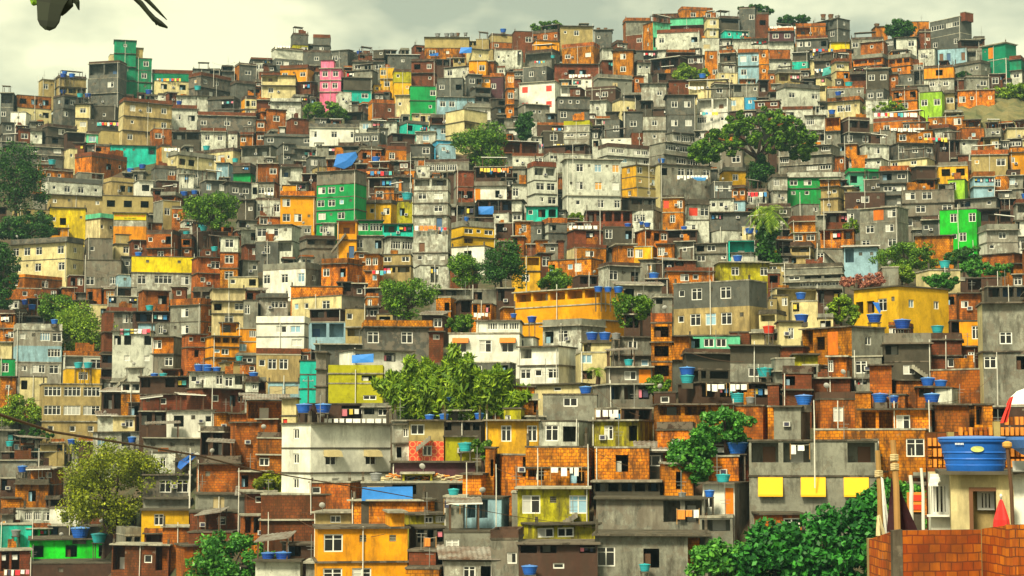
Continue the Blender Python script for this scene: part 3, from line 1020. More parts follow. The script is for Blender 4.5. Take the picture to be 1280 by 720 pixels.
462 808 605 770 or VVW_|brick house with four white casements under a tiled ledge
808 1005 580 750 br ___
1000 1125 580 745 or V_
1105 1290 590 690 bk V_
425 515 520 610 or __
835 955 498 585 lg ____
0 45 50 120 tn w_
5 102 35 112 tn _W
120 250 65 150 pc L__
248 362 5 115 bk V_L
440 590 450 500 gr L_
590 700 530 600 br __
130 250 330 400 ol __
912 965 160 260 bk _
0 75 480 590 bd _
T 0 3
0 322 98 150 bk ____
0 215 140 230 gr __
75 237 235 385 or _W_
5 100 330 400 or __
5 75 383 530 gr w_
72 252 385 470 lg TTW
248 400 380 475 wh _DW|low white house half behind the yellow-green tree
0 155 460 560 tl ___
150 560 535 662 lim D_D_D|bright lime green shack with three dark doorways
150 562 655 760 bk ____|dark maroon wall directly under the lime green shack
0 152 590 740 bd LL_
715 948 212 340 dg _WW
718 948 330 400 gr ____
708 942 388 500 ye _W__|yellow stained house right of the big yellow-green tree
815 988 472 550 br ___
560 882 560 740 bd V_wV
880 1035 568 740 br __
985 1200 120 320 br __ _|
1095 1202 205 315 br _w
990 1195 308 405 gr _B_
950 1205 398 510 bd __w_
480 722 0 112 lg W_V_
718 1005 28 130 gr ___
1000 1152 -30 160 bk VV
1150 1295 -50 165 br __
1200 1345 195 300 bd D_W
755 905 100 220 lg _W_
1200 1345 415 560 br VVV
1195 1400 670 760 ch __
945 1205 500 600 bd ___
390 560 470 545 gr __
0 75 230 330 bk V_
200 300 60 110 tn __
T 1 3
125 680 -45 330 wh ____/_A__A_/_w___ l146|large white house with beige window awnings and a pale left face
765 938 -60 152 tn W_/rd:_W_|house faced with red ring-patterned tiles
688 768 -40 152 lg _W/D_
935 1095 20 155 ol _w
680 1095 148 215 vi ____|dark violet terrace band beneath the red ring-patterned house
1145 1205 75 290 or _D
1200 1410 110 285 or _V
5 128 0 195 br _/W_
270 535 250 355 br w__
530 1095 250 350 ch BV_V|long dark porch with a beige shutter beneath the timber pile
478 952 343 405 or _____
25 285 310 565 bd __/__|windowless dark brick house with two pale posts
+ 280 480 310 440 bd ___
300 665 400 482 tn _W_Tw
738 952 410 480 ol _WT
312 754 478 820 oc W__/WW_|bright orange house at the foot of the hill
+ 668 740 400 485 oc _
950 1055 320 495 gr __
1045 1265 325 495 lb VV_|
765 945 478 600 ch VVL
765 948 592 700 bd ___
943 1185 497 660 gr W__
943 1185 640 780 lg _WW z
1180 1340 490 780 gr _w
750 945 680 780 or __
0 255 640 780 lg ___
150 312 560 660 bk V_
250 352 650 780 gr __
T 2 3
55 404 -60 80 lg _WD
400 705 -60 80 ol _W_W
70 418 72 282 or ___/V_D r42|brick house with a stacked pair of balconies over yellow rooms
30 382 278 465 ol W_W|stained yellow house with two broad white windows
38 430 460 560 ol WW_
416 684 75 245 or _D_|orange brick house with one square unglazed window
730 905 -50 165 or _w_
738 905 155 335 or _D_
410 738 245 330 ch ____
425 958 330 518 gr ___VV|grey plaster house with a porch and washing on the right
420 975 512 760 gr W_D_V|low grey house with a lean-to roof above a teal tub
38 425 555 800 bk VV_L/_w_/VV__|dark open basement below the stained yellow house
955 1196 255 435 wh W_o r82:gr|small bright white house with a grey side beside the leafy tree
985 1145 120 262 or __ r10
1190 1826 40 398 gr VV_V/ZZZ|wide grey house with three yellow awnings
0 42 300 470 gr _
150 360 660 800 rd __|
830 960 510 740 or V_
T 3 3
235 785 -15 192 or __W_W|brick house with pale windows behind the wooden poles
+ 235 560 115 180 gr ____
"""
SKYB=(1.34,1.27,.70); SKYD=(.52,.54,.27); SKYS=.235; SUNE=1.5; EXPO=1.92; HAZE=.00016
import numpy as np
GW=.5  # occupancy cells of 2 px
class Occ:
    def __init__(s): s.own=np.full((380,660),-1,int); s.yb=np.full((380,660),-1.0)
    def sl(s,x0,x1,y0,y1):
        return slice(max(0,int(y0*GW)),max(0,min(380,int(y1*GW)))),slice(max(0,int(x0*GW)),max(0,min(660,int(x1*GW))))
    def put(s,i,x0,x1,yt,yb):
        a,b=s.sl(x0,x1,yt,yb); m=s.yb[a,b]<yb; s.own[a,b][m]=i; s.yb[a,b][m]=yb
occ=Occ()
B=[]; tx=ty=0
for ln in DATA.strip().splitlines():
    ln=ln.strip()
    if not ln: continue
    if ln[0]=='T': _,tx,ty=ln.split(); tx=int(tx);ty=int(ty); continue
    sub=ln[0]=='+'
    if sub: ln=ln[1:]
    lab=None
    if '|' in ln: ln,lab=ln.split('|'); lab=lab.strip() or None
    w=ln.split(); a,b,c,d=[float(v) for v in w[:4]]
    e=dict(x0=tx*320+a/4,x1=tx*320+b/4,yt=ty*180+c/4,yb=ty*180+d/4,o={},tanks=[],subs=[],lab=lab,r=0,tok=['_'])
    rest=w[4:]
    # wall colour, then storey patterns, then options
    col=rest[0]; i=1; toks=[]
    if i<len(rest) and (':' in rest[i] or '/' in rest[i]) and not any(ch.isupper() or ch in '_wda/o' for ch in rest[i].split(':')[0] if rest[i].split(':')[0] not in C): pass
    tokstr=None
    for k in rest[1:]:
        if k[:2]=='p=': e['o']['p']=k[2:] if k[2:] in MATS else 'slab'
        elif k in('k','z'): e['o'][k]=True
        elif k[0] in 'lr' and (k[1:]=='' or k[1:].split(':')[0].isdigit()):
            s=k[1:].split(':'); v=float(s[0]) if s[0] else 14.; e['r']=(v if k[0]=='r' else -v)/4
            if len(s)>1: e['o']['side']=s[1] if s[1] in MATS else 'pc'
        elif k[0]=='t' and k not in('tl','tn') : e['tanks'].append((k[1:2] or 'b',int(k[2:]) if k[2:].isdigit() else 1))
        elif tokstr is None and k not in C and all(ch in 'WwTGDdaABRZVLo_/:' or ch.islower() for ch in k): tokstr=k
    if tokstr: e['tok']=tokstr.split('/')
    e['col']=col if col in MATS else 'gr'
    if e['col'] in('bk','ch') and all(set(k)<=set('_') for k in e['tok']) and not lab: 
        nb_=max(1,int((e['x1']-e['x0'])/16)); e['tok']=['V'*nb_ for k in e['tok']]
    if sub: B[-1]['subs'].append(e)
    else: B.append(e)
for e in B:
    w_=e['x1']-e['x0']; r_=random.Random(int(e['x0']*13+e['yb']*7))
    if e['r']==0 and not e['lab'] and not e['subs'] and w_>11 and r_.random()<.6: e['r']=r_.choice([-1,1])*min(w_*r_.uniform(.1,.3),28)
# signatures special to some
for e in B:
    if e['lab']: e['o']['flat']=True
    if e['lab'] and 'orange window awnings' in e['lab']: e['o']['aw']='orangecloth'
for i,e in enumerate(B):
    occ.put(i,e['x0'],e['x1'],e['yt'],e['yb'])
    for s in e['subs']: occ.put(i,s['x0'],s['x1'],s['yt'],s['yb'])
NMAIN=len(B)
# trees as occupied ground too:  x y rx ry base kind label
TREES=[
(16,222,36,46,300,'dark','dark leafy tree leaning in at the left edge beside the grey block'),
(30,285,44,20,312,'dark','low dark bushes below the left edge tree, left of the lemon house'),
(0,345,20,52,420,'dark','deep shaded tree cut by the left edge above the cream corner block'),
(263,264,37,23,322,'mid','rounded green tree shading a dark gap among brick houses at left'),
(405,139,30,13,158,'mid','wide dark bush at the foot of the bright pink tower house'),
(602,184,32,30,214,'mid','tall uneven tree above the tallest white block'),
(657,159,12,19,184,'dark','slim dark tree left of the grey upper slope houses'),
(684,33,21,8,46,'mid','small flat tree on the middle of the ridge line'),
(863,92,23,12,110,'light','rounded light green bush beside the upper timber terrace'),
(1125,37,19,14,58,'dark','dark ridge tree beside the grey corner building'),
(943,13,22,9,32,'dark','thin ridge trees behind the highest houses'),
(992,25,22,7,38,'dark','low ridge bushes right of the highest houses'),
(1262,114,26,12,128,'light','grassy green bush above the bare earth slope'),
(626,332,32,28,378,'dark','dark bushy tree left of the bright yellow house'),
(580,338,20,20,366,'mid','green tree just left of the dark bushy tree at centre'),
(694,350,20,16,372,'mid','round green tree below the bright yellow house'),
(509,372,34,27,412,'mid','broad dark tree below the tallest white block'),
(576,405,18,12,420,'mid','small bush behind the grey house with the orange roof wall'),
(520,478,42,38,528,'bamboo','feathery bright green bamboo in front of the grey wall'),
(572,470,44,42,530,'bamboo','largest feathery bamboo clump beneath the orange awnings'),
(622,482,32,28,524,'bamboo','bamboo spilling to the right of the large clump'),
(96,412,36,34,452,'light','patchy light green trees right of the pale three-storey house'),
(70,388,22,22,420,'mid','green tree behind the flat roof at left'),
(22,515,32,20,548,'light','bright grass and banana plants on the bank at left'),
(140,606,74,52,700,'olive','large yellow-green tree standing behind the lime green shack'),
(285,702,56,34,760,'bright','bright green leafy tree at the bottom left of centre'),
(908,534,42,22,600,'bright','dense dark green tree between the orange house and blue tank'),
(866,572,26,34,622,'bright','lower lobe of green leaves left of the dense tree at right'),
(905,716,38,46,800,'bright','leafy tree at the bottom, leftmost of the big dark group'),
(966,710,48,58,800,'near','glossy dark tree at the bottom in the middle of its group'),
(1034,706,48,64,800,'near','glossy dark tree beneath the yellow awnings'),
(1098,668,42,64,800,'near','glossy dark tree behind the wooden poles'),
(1135,322,44,20,346,'mid','wide green tree below the bright green house'),
(1206,322,26,14,344,'dark','dark bushes right of the wide tree below the green house'),
(1128,342,18,12,356,'light','light green shrub left of the teal tank'),
(1232,338,34,14,356,'bright','bright bushes below the grey right hand house'),
(1132,640,30,44,800,'bright','leafy bush filling the corner between poles and tank house'),
(951,214,15,20,238,'dark','dark creepers around the trunk of the big spreading tree'),
(1180,352,22,12,366,'bright','bushy plants above the vivid yellow house'),
(1080,352,30,13,368,'blossom','pink flowering shrub above the vivid yellow house'),
(1052,388,20,18,410,'light','loose green creeper left of the vivid yellow house'),
(792,386,24,20,420,'mid','hanging green creeper right of the long orange terrace'),
(822,482,20,13,502,'mid','small tree beside the narrow brick tower foot'),
(336,604,18,14,626,'olive','small olive bush left of the large white house'),
(603,560,11,13,582,'mid','small bush left of the stacked brick balconies'),
(1205,95,10,6,106,'dark','tiny bush between ridge houses at right'),
(1190,640,10,8,660,'bright','small leafy plant by the cream tank house'),
(345,292,10,5,302,'light','small plants on the roof under the green block'),
(720,272,10,6,282,'light','small bush above the brick shell bays'),
(1110,133,26,8,142,'light','banana plants above the long washing line'),
(1065,285,10,10,300,'light','small banana tree in front of grey block at right'),
(40,544,24,8,556,'dark','dark roof plants behind the coloured washing at left'),
]
PALMS=[(960,262,34,332,'tall palm tree with a drooping dark trunk cover right of centre'),(745,462,15,482,'small palm beside the small white terrace house'),(1246,14,7,26,None)]
for t_ in TREES:
    x,y,rx,ry,by=t_[:5]; occ.put(9000,x-rx*.85,x+rx*.85,y-ry*.8,y+ry*.8); 
occ.put(9001,930,975,185,235); occ.put(9002,1200,1285,124,150)
# ------------------------------------------------------------------ filler houses where the table leaves gaps
rf=random.Random(11)
def near_cols(x,y):
    c=sorted(B[:NMAIN],key=lambda e:(e['x0']+e['x1']-2*x)**2+((e['yt']+e['yb'])-2*y)**2*2)[:6]; return c
def tryfill(wm,hm,harm,need):
    y=60.
    while y<726:
        x=-10.
        while x<1290:
            s=spx(x,y); w=s*rf.uniform(*wm); h=s*rf.uniform(*hm)
            if y-h<ridge(x+w/2)-20: x+=w*.5; continue
            a,b=occ.sl(x,x+w,y-h,y); own=occ.own[a,b]; yb=occ.yb[a,b]
            if own.size:
                unc=(own<0).mean(); bad=((own>=0)&(own<NMAIN)&(yb<y)|(own>=9000)&(yb<y)).mean()
                if unc>need and bad<harm:
                    nb=rf.choice(near_cols(x+w/2,y-h/2)[:5]); col=nb['col']
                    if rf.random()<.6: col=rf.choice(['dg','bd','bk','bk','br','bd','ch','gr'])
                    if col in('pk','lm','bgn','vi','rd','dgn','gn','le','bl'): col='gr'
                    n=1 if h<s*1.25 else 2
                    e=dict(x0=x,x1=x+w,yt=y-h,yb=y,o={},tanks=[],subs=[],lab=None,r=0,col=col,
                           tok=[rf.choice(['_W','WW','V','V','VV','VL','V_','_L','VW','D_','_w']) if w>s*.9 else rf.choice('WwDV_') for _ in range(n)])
                    if rf.random()<.3: e['o']['p']=rf.choice(['bd','gr','br','slab'])
                    elif rf.random()<.25: e['o']['z']=True
                    elif rf.random()<.3: e['o']['k']=True
                    if rf.random()<.5: e['r']=rf.choice([-1,1])*s*rf.uniform(.15,.5)
                    if w-abs(e['r'])<s*.5: e['r']=0
                    if rf.random()<.12: e['tanks'].append((rf.choice('bbtng'),1))
                    B.append(e); occ.put(len(B)-1,x,x+w,y-h,y); x+=w*.6; continue
            x+=s*.3
        y+=spx(640,y)*.28
tryfill((1.8,3.2),(1.1,2.1),.06,.55)
tryfill((1.0,2.2),(.8,1.7),.10,.5)
tryfill((.7,1.4),(.6,1.2),.16,.45)
tryfill((.45,1.0),(.5,1.0),.22,.45)
# visible area of each
vis=np.bincount(occ.own[(occ.own>=0)&(occ.own<9000)].ravel(),minlength=len(B))*4
print('buildings',len(B),'main',NMAIN,'uncovered',int((occ.own[60:360,:640]<0).sum()*4))
# ------------------------------------------------------------------ labels
LAND=[(405,105,'the bright pink tower'),(168,100,'the dark green ridge building'),(675,118,'the white house with red shutters'),(948,160,'the big spreading tree'),
(425,245,'the dark green four-storey block'),(540,265,'the tallest white block'),(960,262,'the tall palm'),(1165,130,'the lime green house'),(1200,290,'the bright green house'),
(1130,375,'the vivid yellow house'),(700,378,'the long orange terrace'),(384,470,'the narrow turquoise wall'),(605,400,'the orange window awnings'),(556,475,'the big bamboo'),
(162,275,'the yellow banner'),(90,500,'the cream three-row-window building'),(92,690,'the lime green shack'),(138,605,'the large yellow-green tree'),(425,560,'the beige window awnings'),
(440,690,'the bright orange house'),(1000,610,'the yellow awnings'),(895,385,'the big grey and tan block'),(1188,40,'the right ridge corner building'),(690,630,'the stained yellow house'),
(740,240,'the massive pale grey block'),(626,335,'the dark bushy tree'),(509,372,'the broad dark tree'),(263,262,'the rounded tree at left'),(16,222,'the left edge tree'),(300,465,'the two ochre houses'),
(1240,430,'the tall corner house at the right edge'),(885,555,'the dense dark green tree'),(745,470,'the small palm'),(60,330,'the big cream corner block'),(1135,322,'the wide green tree'),(1260,110,'the grassy bush at right'),
(790,400,'the narrow brick tower'),(602,180,'the tall tree above the white block'),(684,33,'the flat ridge tree'),(865,90,'the light green round bush'),(45,430,'the faded blue middle floor'),(500,400,'the orange roof wall'),(200,345,'the vivid yellow balcony'),
(1035,235,'the long green house'),(135,150,'the long grey ledge'),(480,130,'the turquoise lower floor'),(570,60,'the two left ridge tanks'),(880,20,'the highest brick house'),(1010,540,'the white awningless porch')]
LAND=[l for l in LAND if l[2] not in('the long grey ledge','the turquoise lower floor','the two left ridge tanks','the white awningless porch')]
CN={'gr':'grey plaster','lg':'pale grey','dg':'dark grey','ch':'charcoal','bk':'dark maroon','wh':'white','pc':'cream','tn':'tan','oc':'ochre','ye':'yellow','le':'lemon yellow','ol':'olive yellow','gn':'green','dgn':'dark green','bgn':'bright green','lm':'lime green','mg':'mint green','tl':'turquoise','bl':'blue','lb':'pale blue','pk':'pink','vi':'dark violet','rd':'red patterned','or':'orange brick','br':'brick','bd':'dark brick','slab':'concrete'}
NUM=['','one','two','three','four','five','six','seven','eight']
def rel(x,y,k=0,avoid=None):
    s=spx(x,y); L=sorted([l for l in LAND if (l[0]-x)**2+(l[1]-y)**2>(s*.9)**2],key=lambda l:math.hypot(l[0]-x,(l[1]-y)*1.3))[k]
    dx,dy=x-L[0],y-L[1]; r=math.hypot(dx,dy)/s
    far='just ' if r<2.4 else ('well ' if r>5.5 else '')
    if abs(dx)>2.2*abs(dy): w='left of' if dx<0 else 'right of'
    elif abs(dy)>2.2*abs(dx): w='above' if dy<0 else 'below'
    else: w=('above' if dy<0 else 'below')+(' and left of' if dx<0 else ' and right of')
    return far+w+' '+L[2]
USED={}
def words(s): return len(s.replace('-',' ').split())
def uniq(cands,x,y):
    for c in cands:
        c=' '.join(c.split())
        if c not in USED and 4<=words(c)<=16: USED[c]=1; return c
    base=' '.join(cands[-1].split()); i=2
    for w in ['the smaller ','the upper ','the lower ','the left-most ','the right-most ','the narrower ','the dimmer ','the one part hidden: ']:
        if w+base not in USED and words(w+base)<=16: USED[w+base]=1; return w+base
    USED[base]=1; return base
def house_label(e):
    n=sum(1 for t in e['tok']); x=(e['x0']+e['x1'])/2; y=(e['yt']+e['yb'])/2
    cols=[]; cur=e['col']
    for t in e['tok']:
        if ':' in t: cur=t.split(':')[0]
        if cur in CN and CN[cur] not in cols: cols.append(CN[cur])
    c=cols[0] if len(cols)==1 else cols[0]+' over '+cols[-1]
    noun='shack' if (e['x1']-e['x0'])<1.6*spx(x,y) and n==1 else 'house'
    if n>=3: noun='block'
    p=''.join(e['tok']); nw=sum(p.count(k) for k in 'WwTAZ')
    f=[]
    if 'V' in p or 'L' in p: f.append('with washing' if 'L' in p else 'with open veranda')
    if e['o'].get('z'): f.append('with tin roof')
    if e['o'].get('p'): f.append('with %s parapet'%CN.get(e['o']['p'],'concrete').replace(' plaster',''))
    if nw: f.append('with %s window%s'%(NUM[min(nw,8)],'s' if nw>1 else ''))
    if not f: f.append('with blank wall')
    d=(NUM[min(n,8)]+'-storey ') if n>1 else 'low '
    cs=[]
    for ft in f+['']:
        cs.append('%s %s %s %s'%(c,noun,ft,rel(x,y)))
    for ft in f+['']:
        cs.append('%s%s %s %s %s'%(d,c,noun,ft,rel(x,y)))
    for kk in (1,2,3):
        for ft in f+['']:
            cs.append('%s %s %s %s'%(c,noun,ft,rel(x,y,kk)))
            cs.append('%s %s %s %s'%(d,c,noun,rel(x,y,kk)))
    cs.append('%s %s %s'%(c,noun,rel(x,y)))
    return uniq(cs,x,y)
# ------------------------------------------------------------------ build the houses
KEEP_H,KEEP_B=290,120
order=sorted(range(len(B)),key=lambda i:-(vis[i]+(1e6 if B[i]['lab'] else 0)))
kept=set(); nh=nb=0
for i in order:
    if len(B[i]['tok'])>=3:
        if nb<KEEP_B and vis[i]>60: kept.add(i); nb+=1
    elif nh<KEEP_H and vis[i]>60: kept.add(i); nh+=1
print('things',nh,nb)
for e in B:
    if e['lab']: USED[e['lab']]=1
far=MB(); TANKQ=[]
order_l=sorted(range(len(B)),key=lambda i:(i not in kept,-vis[i]))
for i in order_l:
    e=B[i]; rnd=random.Random(i*77+5)
    if vis[i]<12: continue
    org,rz,W,d,H,Y=frame_of(e['x0'],e['x1'],e['yt'],e['yb'],e['r'])
    if d is None: d=max(4.5,min(10,W*.9))
    s=spx((e['x0']+e['x1'])/2,e['yb']); deep=s>=19
    if e['r']==0: rz+=math.radians(rnd.uniform(-5,5))
    for fx_ in (.2,.5,.8):
        r_,c_=int((e['yt']-s*.35)*GW),int((e['x0']+(e['x1']-e['x0'])*fx_)*GW)
        if 0<=r_<380 and 0<=c_<660:
            k_=occ.own[r_,c_]
            if 0<=k_<len(B) and B[k_]['lab']:
                e['o']['clear']=True
                if i>=NMAIN: e['o'].pop('z',None); e['o'].pop('k',None)
    e['org'],e['rz'],e['W'],e['d'],e['H'],e['Y']=org,rz,W,d,H,Y
    parts=volume(0,W,d,H,4.0,e['tok'],e['col'],rnd,e['o'],deep,abs(e['r'])/s*2.8 if e['r']>0 else 0,abs(e['r'])/s*2.8 if e['r']<0 else 0)
    for sub in e['subs']:
        ppm=(e['x1']-e['x0']-abs(e['r']))/(W*math.cos(0)) ; xa=(sub['x0']-e['x0']-(abs(e['r']) if e['r']<0 else 0))/ppm; xb=(sub['x1']-e['x0']-(abs(e['r']) if e['r']<0 else 0))/ppm
        zb=at(e['x0'],sub['yb'],Y).z-org.z; Hs=at(e['x0'],sub['yt'],Y).z-org.z-zb
        ps=volume(xa,xb-xa,max(2.5,d-1.2),Hs,.3,sub['tok'],sub['col'],rnd,sub['o'],deep,0,0,False)
        dy=.35 if zb>.5*H else -.25
        for p in ps: p.loc=p.loc+Vector((0,dy,zb))
        parts+=ps
    # small roof gear fixed to the house
    if rnd.random()<.28:
        mb=MB(); ax=rnd.uniform(.3,max(.4,W-.3)); mb.tube([(0,0,-.2),(0,0,rnd.uniform(1.2,2.6))],.03,'steel',4)
        zt=1.2; mb.tube([(-.4,0,zt),(.4,0,zt)],.015,'steel',4); mb.tube([(-.3,0,zt-.25),(.3,0,zt-.25)],.015,'steel',4)
        parts.append(P('antenna',mb,(ax,.5,H)))
    if rnd.random()<.04 and s>17:
        mb=MB(); mb.tube([(0,.3,-.45),(0,.3,0),(0,.1,.1)],.03,'steel',5)
        c=Matrix.Rotation(math.radians(-65),4,'X'); q2=MB(); q2.lathe([(.02,0),(.16,.03),(.25,.09),(.255,.10),(.15,.045),(.02,.02)],'dish',14); mb.add(q2,c); parts.append(P('satellite_dish',mb,(rnd.uniform(.5,max(.6,W-.5)),-.0,H+.5),rnd.uniform(-.5,.5)))
    tilt=(0,0) if e['lab'] else (math.radians(rnd.uniform(-.7,.7)),math.radians(rnd.uniform(-1.1,1.1)))
    if i in kept:
        if e['lab'] and 'yellow banner' in e['lab']:
            # the painted banner with its two lines of writing
            mb=MB(); bh=1.25; mb.box(.05,W-.05,-.12,-.03,0,bh,'le')
            bn=P('banner',mb,(0,0,H-bh-.1)); parts.append(bn); e['banner']=True
        n=len(e['tok']); nm='apartment_block' if n>=3 else ('shack' if (e['x1']-e['x0'])<1.3*s and n==1 else 'house')
        if nm=='shack': nm='house'
        lab=e['lab'] or house_label(e)
        root=thing(nm,parts,org,rz,lab,'apartment block' if n>=3 else 'house','apartment blocks on the hillside' if n>=3 else 'houses packed on the hillside')
        e['root']=root; root.rotation_euler=(tilt[0],tilt[1],rz)
        if e.get('banner'):
            bo=[c for c in root.children if c.name.startswith('banner')][0]
            for txt,sz,z,mat in (('FARMACIA ALTO GAVEA',.50,.62,'redpaint'),('TEL 3322 4050',.36,.16,'leafdark')):
                cu=bpy.data.curves.new('lettering','FONT'); cu.body=txt; cu.size=sz; cu.extrude=.015; cu.align_x='CENTER'
                to=link('lettering',cu,bo,(W/2,-.14,z)); to.rotation_euler=(math.pi/2,0,0); 
                bpy.context.view_layer.update(); wd=to.dimensions.x; me_=bpy.data.meshes.new_from_object(to); me_.materials.clear(); me_.materials.append(MATS[mat])
                rl=to.rotation_euler.copy(); lc=to.location.copy(); bpy.data.objects.remove(to); to=link('lettering',me_,bo,lc); to.rotation_euler=rl
                if wd>W-.4: to.scale.x=(W-.4)/wd
    else:
        M=Matrix.Translation(org)@Matrix.Rotation(rz,4,'Z')@Matrix.Rotation(tilt[1],4,'Y')
        for p in parts: merge(p,M,far)
rx_=random.Random(99)
for (xa_,xb_) in ((-230,-8),(1288,1500)):
    y=770.
    while y>ridge(min(1340,max(-60,xa_)))+6:
        x=xa_
        while x<xb_:
            s=spx(x,y); w=s*rx_.uniform(1.6,3); h=s*rx_.choice([1,1.6,2,2,2.6]); n=1 if h<s*1.3 else 2
            if x>1200 or x+w<-2:
                org,rz,W,d,H,Y=frame_of(x,x+w,y-h,y,0); d=max(5,W*.9); mb_=volume(0,W,d,H,5.0,[rx_.choice(['_W','W_W','V_','WW','w_W','VV']) for _ in range(n)],rx_.choice(['gr','dg','lg','or','br','bd','tn','oc','wh','or','gr','lg','ye','lb']),rx_,{'p':'slab'} if rx_.random()<.3 else {},False,0,0)
                M=Matrix.Translation(org)@Matrix.Rotation(rz+rx_.uniform(-.25,.25),4,'Z')
                for p in mb_: merge(p,M,far)
            x+=w*1.03
        y-=s*.95
o=link('distant_houses',far.mesh('distant_houses')); props(o,'small far houses and sheds wedged between the larger ones all over the hillside','houses',None,'stuff')
# ------------------------------------------------------------------ terrain
def terr(x,y): 
    p=at(x,y+.75*spx(x,y),dist(x,y)); return p
g=MB(); XS=list(range(-260,1561,20)); ROWS=[]
for yy in [1,.985,.97,.95,.92,.89,.85,.81,.77,.73,.68,.63,.58,.53,.48,.43,.38,.33,.28,.23,.18,.14,.1,.07,.04,.02,0]:
    row=[]
    for x in XS:
        xc=max(-60,min(1340,x)); r=ridge(xc)+6; y=r+(780-r)*yy
        p=at(x,y+.75*spx(xc,y),dist(xc,y)); row.append(p)
    ROWS.append(row)
# near ground falls to the valley between viewpoint and hill
near=[[Vector((ROWS[0][i].x*k,ROWS[0][i].y*k,ROWS[0][i].z-(1-k)*10)) for i in range(len(XS))] for k in (.0,.3,.55,.8)]
near[0]=[Vector(((x-640)*.5,-80,ROWS[0][0].z-12)) for x in XS]
back=[[p+Vector((p.x*.1,25,-1)) for p in ROWS[-1]],[p+Vector((p.x*.5,140,-35)) for p in ROWS[-1]],[p+Vector((p.x*1.5,600,-100)) for p in ROWS[-1]]]
allr=near+ROWS+back
for a,b in zip(allr,allr[1:]):
    for i in range(len(XS)-1): g.poly([a[i],a[i+1],b[i+1],b[i]],'earth',[(0,0)]*4,True)
me=g.mesh('hillside')
import bmesh
bm=bmesh.new(); bm.from_mesh(me); bmesh.ops.remove_doubles(bm,verts=bm.verts,dist=.001); bm.to_mesh(me); bm.free()
props(link('hillside',me),kind='structure')
# bare earth cut on the right
e_=MB(); pts=[]
for j,yy in enumerate([121,127,133,139,146,152]):
    pts.append([at(x,yy+2*math.sin(x*.3+j),dist(x,yy)-3-2*math.sin(x*.11+j*2)) for x in range(1196,1312,8)])
for a,b in zip(pts,pts[1:]):
    for i in range(len(a)-1): e_.poly([b[i],b[i+1],a[i+1],a[i]],'bareearth',[(0,0)]*4,True)
for a in (pts[-1],):
    for i in range(len(a)-1):
        e_.poly([a[i]-Vector((0,0,5)),a[i+1]-Vector((0,0,5)),a[i+1],a[i]],'bareearth',[(0,0)]*4,True)
props(link('earth_slope',e_.mesh('earth_slope')),kind='structure')
# ------------------------------------------------------------------ things on roofs
def owner(x,y):
    a,b=int(y*GW),int(x*GW)
    if 0<=a<380 and 0<=b<660:
        k=occ.own[a,b]
        if 0<=k<len(B) and 'Y' in B[k]: return B[k]
    return None
TN={'b':('tankblue','blue'),'t':('tankteal','teal'),'n':('tankrust','rust brown'),'g':('tankgrey','grey'),'r':('redpaint','red'),' ':('tankblue','blue')}
def tank(x,y,wpx,c,Y=None,lab=None,stand=0):
    o=owner(x,y+2.5); 
    if Y is None:
        if o: Y=o['Y']+(.9 if y<=o['yt']+3 else -.95)
        else: Y=dist(x,y+8)
        if o and y>o['yt']+3: stand=2.2
        elif o: stand=max(0,(at(x,y,Y).z-at(x,o['yt'],Y).z))
    p=at(x,y,Y); R=wpx/F*Y/2; c0,cn=TN[c]; h=R*(1.15 if wpx<16 else 1.0)
    R=min(R,1.35); mb=MB()
    mb.lathe([(R*.72,.0),(R*.76,h*.2),(R*.80,h*.22),(R*.82,h*.45),(R*.86,h*.47),(R*.90,h*.72),(R*.94,h*.74),(R*.98,h*.96),(R*1.0,h)],c0,18)
    rim=MB(); rim.lathe([(R*1.0,h*.97),(R*1.06,h*.98),(R*1.06,h*1.03),(R*.98,h*1.06),(R*.5,h*1.14),(R*.12,h*1.17),(R*.1,h*1.22)],{'tankblue':'tankrim'}.get(c0,c0),18)
    parts=[P('tank_body',mb),P('lid',rim)]
    st=MB(); hh=stand+.12
    if stand>.3:
        for sx in(-1,1):
            for sy in(-1,1): st.box(sx*R*.6-.05,sx*R*.6+.05,sy*R*.6-.05,sy*R*.6+.05,-hh,-.1,'slab')
        st.box(-R*.8,R*.8,-R*.8,R*.8,-.1,-.004,'slab')
    else: st.box(-R*.75,R*.75,-R*.75,R*.75,-hh-.4,-.004,'slab')
    parts.append(P('stand',st))
    lab=lab or uniq(['%s round water tank %s'%(cn,rel(x,y)),'%s water tank on a roof %s'%(cn,rel(x,y,1)),'%s tank %s'%(cn,rel(x,y,2)),'%s water tank %s'%(cn,rel(x,y,3))],x,y)
    return thing('water_tank',parts,p,0,lab,'water tank','water tanks on the roofs')
